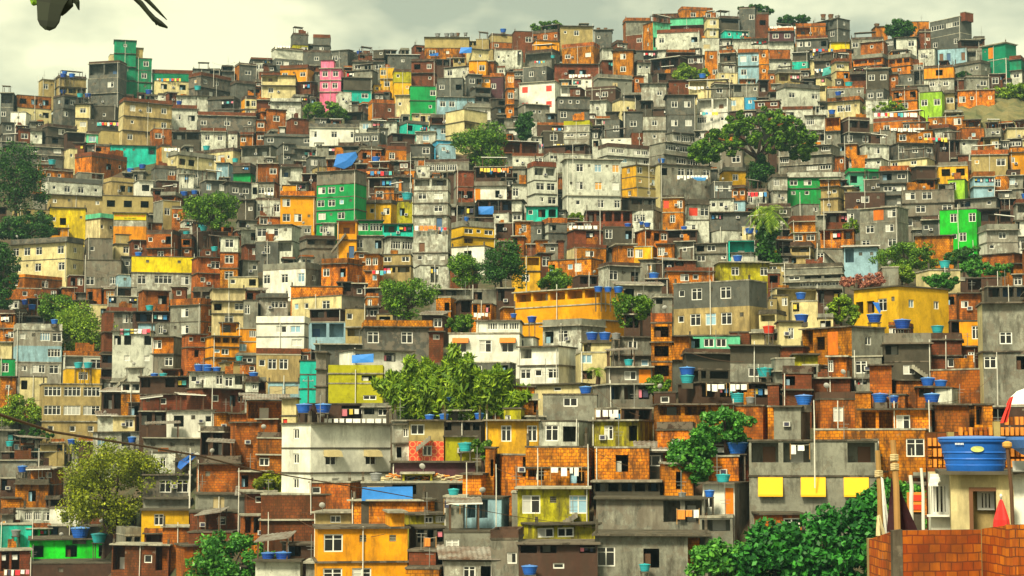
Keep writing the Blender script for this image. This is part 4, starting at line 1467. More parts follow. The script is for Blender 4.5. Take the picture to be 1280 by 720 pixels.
TK='''79 97 8 b;90 97 8 b;100 122 8 t;110 122 8 b;186 118 9 b;247 113 9 t;65 206 10 t;163 216 9 b;178 211 9 b;258 188 9 t;294 203 8 t;230 245 9 b;243 243 8 b
233 295 9 t;268 314 9 t;173 321 9 b;470 203 11 b;509 250 14 t;582 277 9 b;827 204 9 b;802 281 6 b;785 285 9 b;809 284 9 b;855 288 8 b;817 350 14 b;937 292 11 b;948 292 9 b;922 327 12 b
962 284 10 b;1181 335 14 t;32 381 10 b;40 387 10 b;187 388 10 t;68 405 9 b;98 460 11 t;110 460 11 t;260 466 11 b;271 466 11 b;193 473 10 b;204 473 10 t;317 473 12 b;299 451 9 t;165 553 11 b
380 516 20 b;404 516 20 b;537 526 12 b;555 525 12 b;599 524 12 b;635 488 9 t;748 365 11 b;760 365 10 b;773 366 12 b;740 425 15 b;756 425 15 b;770 424 12 g;786 457 12 t
859 470 20 b;859 479 18 t;956 471 20 t;923 503 20 t;938 504 12 g;732 492 16 b;665 403 12 b;642 397 8 b;1001 374 13 b;1002 403 18 b;1093 403 19 b;1128 411 21 b;1172 416 16 t;961 417 15 r
1005 506 22 b;1100 503 20 b;1117 503 13 b;1160 482 18 b;1176 484 16 b;1165 503 20 b;12 558 10 t;28 590 12 b;90 556 11 b;20 670 12 g;100 672 23 b;124 678 20 t
582 564 19 t;335 700 17 b;354 701 20 b;567 620 14 t;470 601 15 g;922 567 26 b;904 603 18 t;887 621 13 b;806 714 14 t;662 718 20 b;853 622 10 g
878 98 9 b;691 73 6 t;822 21 5 n;831 21 5 n;841 21 5 n;1038 23 6 n;1047 24 7 g;1096 34 7 n;748 38 5 n;757 38 5 n;1040 143 9 b;1061 109 10 t;629 41 8 b;449 68 7 b;457 68 7 n;565 45 6 g;572 45 6 n;582 44 5 g'''
for q_ in TK.replace('\n',';').split(';'):
    a=q_.split(); tank(float(a[0]),float(a[1]),float(a[2]),a[3])
for e in B:
    if 'Y' in e and e.get('root'):
        for c,n in e['tanks']:
            c=c if c in TN else 'b'; s=spx(e['x0'],e['yb'])
            for k in range(min(n,3)):
                x=e['x0']+(e['x1']-e['x0'])*(.3+.2*k); tank(x,e['yt']-.3,s*.5,c,e['Y']+1)
def onface(x,y,off=.45):
    o=owner(x,y); return (o['Y']-off) if o else dist(x,y)
LINES=[(121,152,153,''),(344,363,57,'w'),(711,740,93,'w'),(668,682,76,''),(962,995,33,'w'),(1016,1042,61,''),(1092,1147,141,''),(1113,1156,160,'w'),(196,226,98,''),(600,636,210,'y'),(640,712,180,''),(711,748,282,'w'),
(846,886,219,'w'),(150,188,411,''),(1,14,396,'w'),(405,484,523,'w'),(592,612,391,'w'),(744,776,512,'w'),(883,908,480,'w'),(912,935,480,'w'),(5,92,560,''),(5,38,712,''),(688,727,584,'w'),(846,874,637,'o'),(884,910,559,''),
(988,1012,556,'w'),(458,492,214,''),(518,545,282,'o'),(548,560,284,''),(465,490,338,''),(330,345,240,'w'),(1018,1035,86,''),(875,900,140,''),(925,960,240,''),(555,575,625,''),(530,545,672,'o'),(565,575,686,'w'),(1155,1185,172,''),(205,225,185,'w'),(860,880,108,'w')]
for k,(xa,xb,y,sty) in enumerate(LINES):
    rnd=random.Random(k); Y=onface((xa+xb)/2,y+2,.5); a=at(xa,y,Y); b=at(xb,y,Y); L=(b-a).length
    mb=MB(); mb.tube([(0,0,0),(L/2,0,-.04),(L,0,0)],.015,'rope',4); gp=[]
    x=.05; sc_=.9 if L>3 else .7
    while x<L-.3:
        w=rnd.uniform(.35,.9)*sc_; w=min(w,L-x); h=rnd.uniform(.5,1.0)*sc_
        c={'w':'cwhite','o':rnd.choice(['corange','cwhite','corange']),'y':rnd.choice(['cyel','corange'])}.get(sty) or rnd.choice(['cwhite','cred','cblue','cpink','cteal','cyel','cdark','cwhite','corange'])
        m2=MB(); nseg=4; top=[(w*.92*t_/nseg,rnd.uniform(-.05,.05)) for t_ in range(nseg+1)]
        for t_ in range(nseg):
            (p0,q0),(p1,q1)=top[t_],top[t_+1]; d0=h*rnd.uniform(.9,1)
            for s_ in(0,.015): m2.poly([(p0,q0+s_-.05,-h),(p1,q1+s_-.05,-h),(p1,s_,0),(p0,s_,0)],c)
        gp.append(P('garment',m2,(x,-.01,-.03))); x+=w+rnd.uniform(.0,.2)
    post=MB(); post.box(-.03,.03,.02,.08,-1.1,.1,'wood'); post.box(L-.03,L+.03,.02,.08,-1.1,.1,'wood')
    cn={'w':'mostly white','o':'orange and white','y':'yellow and orange'}.get(sty,'many-coloured')
    lab=uniq(['line of %s washing %s'%(cn,rel((xa+xb)/2,y)),'row of %s clothes %s'%(cn,rel((xa+xb)/2,y,1)),'%s washing drying %s'%(cn,rel((xa+xb)/2,y,2))],0,0)
    rz=math.atan2(b.y-a.y,b.x-a.x)
    thing('clothesline',[P('cord',mb),P('post',post)]+gp,a,rz,lab,'washing line','washing lines on the roofs')
# tarpaulins and sheets
for (pts,mt,lab) in [([(417,208),(421,193),(445,190),(447,196),(440,206),(430,211)],'tarpblue','crumpled bright blue tarpaulin above the dark green four-storey block'),
 ([(574,67),(576,59),(590,59),(589,66)],'tarpblue','small blue tarpaulin on the ridge left of the tallest brick roofs'),
 ([(598,268),(598,258),(617,258),(617,268)],'tarpblue','square blue sheet right of the tallest white block'),
 ([(440,454),(440,444),(467,442),(467,453)],'tarpblue','blue sheet over a window right of the turquoise wall'),
 ([(222,584),(224,577),(241,566),(245,570),(234,580),(226,587)],'tarpblue','blue cloth blowing off a roof right of the yellow-green tree'),
 ([(1028,95),(1029,86),(1038,83),(1039,92)],'cteal','pale blue sheet hanging high right of the palm'),
 ([(452,626),(453,609),(516,608),(516,626)],'tarpblue','large blue tarpaulin across a dark porch below the awnings'),
 ([(240,575),(238,570),(247,565),(250,568)],'curtain','pale rag on the roof edge near the blue cloth'),
 ([(1100,393),(1090,378),(1099,378),(1101,388)],'tarpblue','blue towel hanging on the vivid yellow house'),
 ([(872,226),(863,221),(884,221),(881,226)],'cblue','blue towel among white washing near centre right'),
 ([(538,70),(536,68),(548,66),(548,70)],'tarpblue','scrap of blue sheet on the upper left slope')]:
    cx=sum(p[0] for p in pts)/len(pts); cy=sum(p[1] for p in pts)/len(pts); Y=onface(cx,cy,.6); c=at(cx,cy,Y)
    mb=MB(); P3=[at(px,py,Y)-c for px,py in pts]; rnd=random.Random(int(cx))
    P3=[v+Vector((0,rnd.uniform(-.35,.25),0)) for v in P3]
    n=len(P3)
    for i in range(n):
        a,b=P3[i],P3[(i+1)%n]; m0=Vector((0,-.15,0)); mb.poly([a,b,m0],mt,[(0,0)]*3,True); mb.poly([b+Vector((0,.03,0)),a+Vector((0,.03,0)),m0+Vector((0,.03,0))],mt,[(0,0)]*3,True)
    o=link('tarpaulin' if 'tarp' in lab else 'cloth',mb.mesh('tarpaulin'),None,c); props(o,lab,'tarpaulin' if 'tarp' in lab else 'cloth')
for x0,y0,x1,y1,lab in [(136,491,160,468,'steep pale stair beside the decayed whitewashed house'),(414,314,432,291,'ochre outside stair between dark green block and olive houses'),(1054,334,1030,312,'grey stair left of the light blue house'),(880,590,862,606,'short stair under the leafy tree at right'),(700,655,722,641,'small stair beside the stained yellow house'),(1160,470,1140,456,'narrow stair between brick houses at right'),(520,560,538,545,'stair beside the red ring-patterned house')]:
    Y=onface((x0+x1)/2,(y0+y1)/2,1.2); a=at(x0,y0,Y); b=at(x1,y1,Y); mb=MB(); k=max(6,int(abs(b.z-a.z)/.2)); v=b-a; dx=v.x/k; dz=v.z/k; s_=1 if dx>0 else -1
    pts=[(0,-.35)]
    for i in range(k): pts+=[(dx*i,dz*(i+1)),(dx*(i+1),dz*(i+1))]
    pts.append((v.x,v.z-.35))
    F_=[(p,0,q) for p,q in pts]; R_=[(p,.9,q) for p,q in pts]
    for A_,Bq in ((F_[i],F_[i+1]) for i in range(len(F_)-1)): mb.poly([A_,Bq,(Bq[0],.9,Bq[2]),(A_[0],.9,A_[2])],'slabpale')
    mb.poly([F_[0],F_[-1],R_[-1],R_[0]],'slab')
    for i in range(k):
        t0,t1=(dx*i,dz*(i+1)),(dx*(i+1),dz*(i+1)); l0,l1=dz*i-.35,dz*(i+1)-.35
        for yy in (0,.9): mb.poly([(t0[0],yy,l0),(t1[0],yy,l1),(t1[0],yy,t1[1]),(t0[0],yy,t0[1])],'slabpale')
    o=link('staircase',mb.mesh('staircase'),None,a); props(o,lab,'staircase')
# timber pile on the tin roof
rnd=random.Random(4); Y=onface(530,597,-.2); c=at(478,603,Y); mb=MB()
for i in range(70):
    a=Vector((rnd.uniform(0,6.2),rnd.uniform(.1,2),rnd.uniform(.0,.55))); b=a+Vector((rnd.uniform(-.9,.9),rnd.uniform(-.4,.4),rnd.uniform(-.1,.25)))
    mb.tube([a,b],rnd.uniform(.03,.09),rnd.choice(['rubble','rubble','creambeam','corange']),4,smooth=False)
o=link('timber_pile',mb.mesh('timber_pile'),None,c); props(o,'heap of broken pale timber on the roof above the blue porch tarpaulin','timber pile')
# poles
POL=[(78,378,422,'thin grey lamp pole beside the patchy trees at left'),(265,470,505,None),(385,470,508,'dark cable pole in front of the turquoise wall'),(10,482,520,'old wooden pole on the grass bank at left'),(293,76,92,None),(267,78,94,None),
(237,560,625,'pale steel pole right of the stained yellow house'),(298,585,640,None),(393,640,690,None),(1258,72,104,'twin-crossarm pole beside the far right green house'),(1030,250,290,None),(1217,300,345,None),(720,310,345,None),(1000,240,262,None),(716,180,215,None),(828,310,345,None),
(1018,500,560,None),(1162,500,560,None),(948,455,475,None),(1247,440,500,None),(672,560,595,None),(620,580,640,None),(583,578,640,None),(735,555,620,None),(1140,560,600,None),(480,80,110,None),(1150,70,105,None),(1020,115,145,None),(912,95,118,None),(160,60,75,None),(48,95,115,None),(48,560,600,None),(40,640,690,None),(1056,170,200,None),(780,120,150,None),(740,95,125,None),(335,640,680,None),(750,250,290,None),(513,190,225,None)]
for x,yt,yb,lab in POL:
    Y=onface(x,yb-4,.9); a=at(x,yb,Y); h=at(x,yt,Y).z-a.z; mb=MB(); r=.05 if lab is None else .09; big=lab is not None
    mb.tube([(0,0,-3),(.02,0,h*.6),(0,0,h)],[r,r*.9,r*.7],'pipe' if lab is None or 'dark' not in lab else 'wooddark',6)
    arm=MB(); arm.tube([(-.55,0,h-.5),(.55,0,h-.5)],.04,'steel',4); kids=[]
    for sx in(-.45,.45): ins=MB(); ins.lathe([(.04,0),(.05,.05),(.03,.12)],'dish',6,(0,0,0)); kids.append(P('insulator',ins,(sx,0,h-.46),key='ins'))
    lab=lab or uniq(['thin pale pole %s'%rel(x,yt),'slim pole rising %s'%rel(x,yt,1),'narrow upright pole %s'%rel(x,yt,2)],0,0)
    thing('utility_pole',[P('shaft',mb)]+([P('crossarm',arm,kids=kids)] if big else []),a,0,lab,'pole','poles between the houses')
rnd=random.Random(21)
WIRES=[(293,78,340,84),(267,80,293,78),(78,380,170,398),(1258,74,1217,90),(385,472,300,486),(10,484,52,500),(237,562,298,590),(298,588,393,642),(393,642,480,668),(716,182,780,126),(828,312,905,330),(1020,118,1080,150),(1056,172,1130,186),(1018,502,948,458),(1162,502,1240,470),(620,585,672,600),(735,560,820,590),(513,192,600,205),(1000,242,1070,262),(480,82,560,96),(720,470,800,520),(100,330,180,345),(560,300,640,315),(860,440,930,452)]
for x0,y0,x1,y1 in WIRES:
    a=at(x0,y0,onface(x0,y0+3,1.4)); b=at(x1,y1,onface(x1,y1+3,1.4)); a.y=min(a.y,b.y+12); L=(b-a).length; mb=MB()
    mb.tube([a.lerp(b,k/10)-Vector((0,0,.05*L*4*(k/10)*(1-k/10)))-a for k in range(11)],.02,'wooddark',4)
    o=link('cable',mb.mesh('cable'),None,a); props(o,uniq(['thin sagging cable %s'%rel((x0+x1)/2,(y0+y1)/2),'slack wire strung between roofs %s'%rel((x0+x1)/2,(y0+y1)/2,1)],0,0),'cable','cables strung between roofs')
# ------------------------------------------------------------------ trees
rng=np.random.default_rng(5)
def leaves(name,cen,rad,nper,size,mat,flat=1.,asp=1.6,droop=0.):
    """cen: (k,3) clump centres, rad: (k,) radii; leaf-sized faces through every clump"""
    k=len(cen); n=k*nper; c=np.repeat(cen,nper,0); r=np.repeat(rad,nper)
    v=rng.normal(size=(n,3)); v/=np.linalg.norm(v,axis=1,keepdims=True)+1e-9
    p=c+v*(r*rng.uniform(.35,1,n)**.6)[:,None]*np.array([1,1,flat])
    a=rng.normal(size=(n,3)); a[:,2]-=droop; a/=np.linalg.norm(a,axis=1,keepdims=True)
    up=v*.8+np.array([0,0,.7])+rng.normal(size=(n,3))*.5
    b=np.cross(a,up); b/=np.linalg.norm(b,axis=1,keepdims=True)+1e-9
    s=(size*rng.uniform(.6,1.35,n))[:,None]; w=b*s*.5; l=a*s*.5*asp
    V=np.stack([p-l,p-w*.9,p+l,p+w*.9],1).reshape(-1,3)
    me=bpy.data.meshes.new(name); me.vertices.add(n*4); me.vertices.foreach_set('co',V.astype(np.float32).ravel())
    me.loops.add(n*4); me.loops.foreach_set('vertex_index',np.arange(n*4,dtype=np.int32)); me.polygons.add(n)
    me.polygons.foreach_set('loop_start',np.arange(0,n*4,4,dtype=np.int32)); me.polygons.foreach_set('loop_total',np.full(n,4,dtype=np.int32))
    me.update(); me.validate(); me.materials.append(MATS[mat]); return me
MT={'dark':'leafdark','mid':'leafmid','light':'leaflight','olive':'leafolive','bright':'leafbright','near':'leafnear','blossom':'blossom','bamboo':'leaflight'}
def tree(x,y,rx,ry,by,kind,lab):
    by=max(by,y+ry*.6); Y=dist(x,by); ppm=F/Y; base=at(x,by,Y); cz=at(x,y,Y).z-base.z; R=rx/ppm; Rz=ry/ppm; Ry=min(R,9)*.8
    rnd=random.Random(int(x*7+y)); small=rx<14
    k=int(max(10,min(90,32*(R*Rz)**.35))); cen=[]; rad=[]
    for i in range(k):
        for _ in range(30):
            a=rnd.uniform(-1,1); b=rnd.uniform(-1,1); c=rnd.uniform(-1,1); q_=a*a+b*b+c*c
            if q_<1 and (q_>.25 or rnd.random()<.3) and (c>-.7 or rnd.random()<.5): break
        f=.98; lump=1+.16*math.sin(3*math.atan2(c,a)+x)
        cen.append((a*R*f*lump,b*Ry*f+Ry*.3,cz+c*Rz*f*lump)); rad.append(min(R,Rz)*rnd.uniform(.22,.42))
    size=max(.2,1.9/ppm) if kind not in('near',) else .30
    if kind=='bright': size=max(.24,2.2/ppm)
    area=R*Rz; nper=int((1.5 if kind=='olive' else 1)*min(1800,max(110,18*area/(size*size)/k)))
    me=leaves('crown',np.array(cen),np.array(rad),nper,size,MT[kind],.75 if kind!='bamboo' else 1.3,1.5 if kind!='bamboo' else 3.2,.0 if kind!='bamboo' else .9)
    root=link('bush' if small or cz<2 else ('bamboo' if kind=='bamboo' else 'tree'),None,None,base); props(root,lab,'bush' if small or cz<2 else ('bamboo' if kind=='bamboo' else 'tree'),'trees among the houses')
    USED[lab]=1
    link('crown',me,root)
    t_=MB(); h0=max(.5,cz-Rz*.4); tr=max(.12,R*.055)
    if kind=='bamboo':
        for i in range(14):
            a=rnd.uniform(-.3,.3)*R; e2=cen[i%len(cen)]; t_.tube([(a,0,-3),(a*1.2,Ry*.2,h0*.6),e2],[.07,.06,.03],'leafmid',5)
    else:
        t_.tube([(0,Ry*.3,-4),(R*.03,Ry*.3,h0*.5),(-R*.02,Ry*.3,h0)],[tr*1.3,tr,tr*.8],'bark',8)
        for i in range(min(12,len(cen))):
            e2=Vector(cen[i]); mid=Vector((e2.x*.45,Ry*.3+(e2.y-Ry*.3)*.4,h0+(e2.z-h0)*.4)); t_.tube([(-R*.02,Ry*.3,h0*.85),mid,e2],[tr*.55,tr*.35,tr*.1],'bark',6)
    emit(P('trunk',t_),root)

def bamboo(x,y,rx,ry,by,kind,lab):
    Y=dist(x,by); ppm=F/Y; base=at(x,by,Y); H=(by-(y-ry))/ppm; R=rx/ppm; rnd=random.Random(int(x)); cen=[];rad=[]; t=MB()
    for i in range(34):
        a=rnd.uniform(-1,1); h=H*(1-.45*abs(a))*rnd.uniform(.6,1.12); dx=a*R; yy=rnd.uniform(-2.5,2.5); pts=[]
        for k in range(9):
            u=k/8; p=Vector((dx*(.25+.6*u)+dx*.35*u**3,yy*(.4+u),h*(u-.22*max(0,u-.6)**2*4))); pts.append(p)
            if u>.22: cen.append(tuple(p)); rad.append((.35+.55*math.sin(u*3))*rnd.uniform(.5,1.2))
        t.tube(pts,[.06]*6+[.04,.03,.01],'leafmid',5)
    me=leaves('crown',np.array(cen),np.array(rad),75,.26,'leaflight',1.0,3.4,.8)
    root=link('bamboo',None,None,base); props(root,lab,'bamboo','trees among the houses'); link('crown',me,root); emit(P('trunk',t),root)
def bigtree():
    x,y,by=948,165,236; Y=dist(x,by); ppm=F/Y; base=at(x,by,Y); rnd=random.Random(3); cen=[];rad=[]
    prof=[(876,178,188),(885,170,190),(900,162,184),(915,153,178),(930,147,172),(948,142,170),(965,142,172),(980,145,176),(992,155,180),(1004,166,184),(1012,172,182)]
    for (px,ya,yb) in prof:
        for j in range(15):
            yy=rnd.uniform(ya-4,yb+11); p=at(px+rnd.uniform(-10,10),yy,Y)-base; cen.append((p.x,rnd.uniform(-6,7),p.z)); rad.append(rnd.uniform(2.5,7.5)/ppm)
    for px,py in [(880,186),(888,194),(1000,190),(960,188),(925,186),(940,180)]:
        p=at(px,py,Y)-base; cen.append((p.x,-1,p.z)); rad.append(4/ppm)
    me=leaves('crown',np.array(cen),np.array(rad),230,.42,'leafmid',.7,1.5)
    root=link('tree',None,None,base); props(root,'big spreading flat-topped tree with dark limbs high on the slope','tree','trees among the houses'); link('crown',me,root)
    t=MB(); q0=lambda a,b,dy=0:(lambda v:(v.x,v.y+dy,v.z))(at(a,b,Y)-base)
    t.tube([q0(946,250),q0(947,228),q0(947,205),q0(947,192)],[1.2,.75,.5,.42],'bark',9)
    for (a,b),(c,d),dy in [((925,184),(896,176),-2),((918,178),(885,182),2),((935,176),(915,162),3),((950,172),(945,152),-3),((960,178),(975,155),1),((970,184),(1003,172),-2),((965,186),(990,182),3),((930,188),(905,184),-3)]:
        t.tube([q0(947,198),q0(a,b,dy*.5),q0(c,d,dy)],[.36,.2,.08],'bark',6)
    emit(P('trunk',t),root)
for t_ in TREES: (bamboo if t_[5]=='bamboo' else tree)(*t_)
bigtree()
def palm(x,y,rpx,by,lab):
    Y=dist(x,by); ppm=F/Y; base=at(x,by,Y); top=at(x,y,Y)-base; L=rpx/ppm; rnd=random.Random(int(x)); t=MB()
    t.tube([(0,0,-2),(.25,0,top.z*.5),(0,0,top.z)],[.35,.22,.2],'bark',8)
    root=link('palm_tree',None,None,base); props(root,lab,'palm tree','trees among the houses'); emit(P('trunk',t),root); cr=MB()
    for i in range(26):
        a=i*2.4+rnd.uniform(-.2,.2); el=rnd.uniform(-.5,1.2); l=L*rnd.uniform(.75,1.05); pts=[]
        for k in range(8):
            u=k/7; pts.append(Vector((math.cos(a)*l*u*math.cos(el*.6),math.sin(a)*l*u*math.cos(el*.6),top.z+l*(math.sin(el)*u*.9-.75*u*u))))
        for k in range(7):
            p0,p1=pts[k],pts[k+1]; sd=Vector((-math.sin(a),math.cos(a),0))
            for s_ in(-1,1):
                for m_ in range(3):
                    q1=p0.lerp(p1,m_/3); q2=p0.lerp(p1,(m_+.6)/3); w=l*.24*(1-abs(k/7-.4)); tip=q2+sd*s_*w+Vector((0,0,-w*.5))+(p1-p0)*.5
                    cr.poly([q1,q2,tip],'leaflight',[(0,0)]*3)
    emit(P('crown',cr),root)
    if rpx>20:
        k=24; cen=np.array([(rnd.uniform(-1,1)*.9,rnd.uniform(-.8,.8),top.z*(.05+.72*i/k)) for i in range(k)]); link('creeper',leaves('creeper',cen,np.full(k,.8)+np.array([rnd.uniform(-.3,.8) for _ in range(k)]),160,.4,'leafdark'),root)
for p in PALMS:
    if p[4]: palm(*p)
# ------------------------------------------------------------------ the near terrace at the lower right
def rel3(c): return lambda x,y,Y: at(x,y,Y)-c
GZ=-13.0
# brick enclosure wall, 34 m away: left return, front run, right block
Yn=34.0
c=at(1092,668,Yn); q3=rel3(c); w=MB()
def slabwall(mb,p0,p1,zb,th,mat,capm=None):
    d=(p1-p0); d.z=0; L=d.length; d.normalize(); n=Vector((-d.y,d.x,0)); 
    a,b=p0,p1; A=lambda p,k,z:(p.x+n.x*th*k,p.y+n.y*th*k,z)
    uv=lambda z0,z1:[(0,z0),(L,z0),(L,z1),(0,z1)]
    mb.poly([A(a,0,zb),A(b,0,zb),A(b,0,b.z),A(a,0,a.z)],mat,[(0,zb),(L,zb),(L,b.z),(0,a.z)])
    mb.poly([A(b,1,zb),A(a,1,zb),A(a,1,a.z),A(b,1,b.z)],mat,[(0,zb),(L,zb),(L,b.z),(0,a.z)])
    mb.poly([A(a,0,a.z),A(b,0,b.z),A(b,1,b.z),A(a,1,a.z)],capm or mat)
    mb.poly([A(a,1,zb),A(a,0,zb),A(a,0,a.z),A(a,1,a.z)],mat); mb.poly([A(b,0,zb),A(b,1,zb),A(b,1,b.z),A(b,0,b.z)],mat)
zb=-6.0
root=link('brick_wall',None,None,c); props(root,'near orange brick terrace wall with a grey corner pier at the lower right','wall')
slabwall(w,q3(1086,674,36.2),q3(1116,664,34),zb,.12,'near_brick','slab')
slabwall(w,q3(1128,663,34.0),q3(1226,662,34.4),zb,.14,'near_brick','slab')
slabwall(w,q3(1227,661,34.3),q3(1262,656,33.0),zb,.14,'near_brick','slab')
slabwall(w,q3(1262,656,32.99),q3(1340,655,33.4),zb,.14,'near_brick','slab')
emit(P('wall',w),root)
pr=MB(); a=q3(1116,663.5,33.98); b=q3(1128,662,33.98); slabwall(pr,a,b,zb,.22,'slab'); a=q3(1085,673,36.25); b=q3(1091,673,36.25); slabwall(pr,a,b,zb,.15,'tn'); emit(P('pier',pr),root)
# courtyard ground under the near things
gr_=MB(); gr_.poly([at(1050,760,60)*1.0+Vector((-4,0,0)),at(1050,760,60)+Vector((40,0,0)),at(1050,760,60)+Vector((40,-30,0)),at(1050,760,60)+Vector((-4,-30,0))],'slab')
gz=at(1050,760,60).z
gr_=MB(); gr_.box(at(1080,700,38).x,at(1080,700,38).x+30,31,60,-5.2-8,-5.2,'slab'); props(link('courtyard_floor',gr_.mesh('courtyard_floor')),kind='structure')
# small cream tank house
Yh=41.0; c=at(1176,664,Yh); q3=rel3(c); root=link('house',None,None,c,-.20); props(root,'small cream house carrying the big blue water tank, at the lower right','house')
X=lambda px,Y=Yh:(at(px,664,Y)-c).x
Z=lambda py,Y=Yh:(at(1200,py,Y)-c).z
wl=MB(); xa,xb,xc_=X(1165),X(1189),X(1262); zr=Z(593)
f=Fc(wl,(xb,0,0),(1,0,0),(0,1,0),'pc'); dw0,dw1=X(1213)-xb,X(1244)-xb
f.wall(xc_-xb,-3,zr,[(dw0,dw1,-2.2,Z(612),.14)])
# left part of the front, recessed, with barred window
wl.poly([(xb,0,-3),(xb,0,zr),(xb,1.0,zr),(xb,1.0,-3)],'pc')
g=Fc(wl,(xa,1.0,0),(1,0,0),(0,1,0),'wh'); g.wall(xb-xa,-3,zr,[(X(1166)-xa,X(1186.5)-xa,Z(645),Z(606),.12)])
wl.poly([(xa,5,-3),(xa,1,-3),(xa,1,zr),(xa,5,zr)],'wh'); wl.poly([(xc_,0,-3),(xc_,5,-3),(xc_,5,zr),(xc_,0,zr)],'pc')
wl.poly([(xc_,5,-3),(xa,5,-3),(xa,5,zr),(xc_,5,zr)],'pc')
wl.poly([(xb+dw0-.1,.5,-3),(xb+dw1+.5,.5,-3),(xb+dw1+.5,.5,zr),(xb+dw0-.1,.5,zr)],'tn')
emit(P('wall',wl),root)
tr=MB(); x_=xb+dw0; tr.box(x_-.03,x_+.05,-.03,.13,-2.2,Z(612)+.05,'door'); tr.box(x_+.05,xb+dw1,-.03,.13,Z(612)-.03,Z(612)+.05,'door'); emit(P('door_frame',tr),root)
def bars(x0,x1,z0,z1,y,n,mb,mat='frame'):
    mb.box(x0,x1,y,y+.05,z0,z0+.05,mat); mb.box(x0,x1,y,y+.05,z1-.05,z1,mat); mb.box(x0,x0+.05,y,y+.05,z0+.05,z1-.05,mat); mb.box(x1-.05,x1,y,y+.05,z0+.05,z1-.05,mat)
    for i in range(1,n): x=x0+(x1-x0)*i/n; mb.box(x-.022,x+.022,y+.003,y+.045,z0+.05,z1-.05,mat)
for (p0,p1,y0,y1,yy,n) in ((1166,1186.5,645,606,1.05,4),(1222,1243,638,614,.40,5)):
    fr=MB(); bars(X(p0),X(p1),Z(y0),Z(y1),yy,n,fr); wo=emit(P('window',fr),root); gl=MB(); gl.poly([(X(p0)+.04,yy+.06,Z(y0)+.04),(X(p1)-.04,yy+.06,Z(y0)+.04),(X(p1)-.04,yy+.06,Z(y1)-.04),(X(p0)+.04,yy+.06,Z(y1)-.04)],'glass'); emit(P('pane',gl),wo)
sl=MB(); sl.box(X(1160),X(1188),.72,.98,Z(647.5),Z(645),'frame'); emit(P('sill',sl),root)
rf_=MB(); rf_.box(X(1175),X(1300),-.35,5.3,zr,Z(589),'slab'); emit(P('roof',rf_),root)
aw=MB(); aw.poly([(X(1162),.2,Z(606)),(X(1173),.2,Z(606.5)),(X(1178),.9,Z(597)),(X(1165),.9,Z(597))],'wh'); aw.box(X(1162),X(1174),.18,.22,Z(608),Z(606),'wh'); emit(P('awning',aw),root)
pn=MB(); pn.box(X(1264),X(1300),.1,.2,-3,zr,'wh'); emit(P('side_panel',pn),root)
dr=MB(); dr.box(0,.5,0,.04,-1.9,Z(612)-.0,'pc'); emit(P('door',dr,(xb+dw1,-.02,0),-.9),root)
# big blue tank
Yt=41.6; c=at(1219,589.5,Yt); R=44*Yt/F; s_=F/Yt
mb=MB(); prof=[(34,0),(35,3),(36.5,8),(35.8,9),(37,14),(38.2,15.5),(37.6,17),(39,22),(40.2,23.5),(39.6,25),(41,30),(42,34),(44.5,37),(44.8,39),(43.5,40)]
mb.lathe([(a/s_,b/s_) for a,b in prof],'tankblue',48)
lid=MB(); lid.lathe([(43.5/s_,40.05/s_),(45.2/s_,40.4/s_),(45.4/s_,42/s_),(44/s_,42.8/s_),(25/s_,44/s_),(5/s_,44.5/s_)],'tankrim',48)
plain('badge',(.62,.68,.22),.5,nz=.05); plain('tankmark',(.70,.75,.85),.5,nz=.05)
bd=MB(); n=20
def on(a,z,dr=.0):
    r=(39.9+ (z-25)*.12)/s_+dr; return (r*math.sin(a),-r*math.cos(a),z/s_)
bd.poly([on(-.16+.19*math.cos(2*math.pi*i/n),28+3.7*math.sin(2*math.pi*i/n),.035) for i in range(n)],'badge',[(0,0)]*n)
mk=MB()
for i in range(6): a=-.80+.045*i; mk.poly([on(a,33.2,.05),on(a+.034,33.2,.05),on(a+.034,35.4,.05),on(a,35.4,.05)],'tankmark')
thing('water_tank',[P('tank_body',mb,kids=[P('badge',bd),P('marking',mk)]),P('lid',lid)],c,0,'very large ribbed blue water tank with oval badge on the cream slab roof','water tank','water tanks on the roofs')
# upturned pale blue tank lid beside it
c=at(1296,552,40.0); mb=MB(); s_=F/40
mb.lathe([(4/s_,-20/s_),(18/s_,-16/s_),(30/s_,-8/s_),(37/s_,2/s_),(38/s_,6/s_),(36/s_,6/s_)],'tankrim',32); st=MB()
st.tube([(-14/s_,0,-16/s_),(-14/s_,0,-37/s_)],.03,'steel',6); st.tube([(12/s_,0,-15/s_),(12/s_,0,-37/s_)],.03,'steel',6)
thing('water_basin',[P('bowl',mb),P('stand',st)],c,0,'pale blue round basin cut by the right edge beside the large blue tank','basin')
c=at(1272,589.3,40.5); mb=MB(); mb.poly([(-.15,-.2,.02),(.3,-.2,.02),(.4,.25,.22),(-.05,.25,.22)],'dish'); mb.poly([(-.08,-.17,.04),(.24,-.17,.04),(.32,.2,.22),(.0,.2,.22)],'steel'); mb.box(-.15,.3,-.2,-.17,-.01,.02,'steel')
o=link('mirror',mb.mesh('mirror'),None,c); props(o,'small tilted grey panel lying on the slab beside the large blue tank','panel')
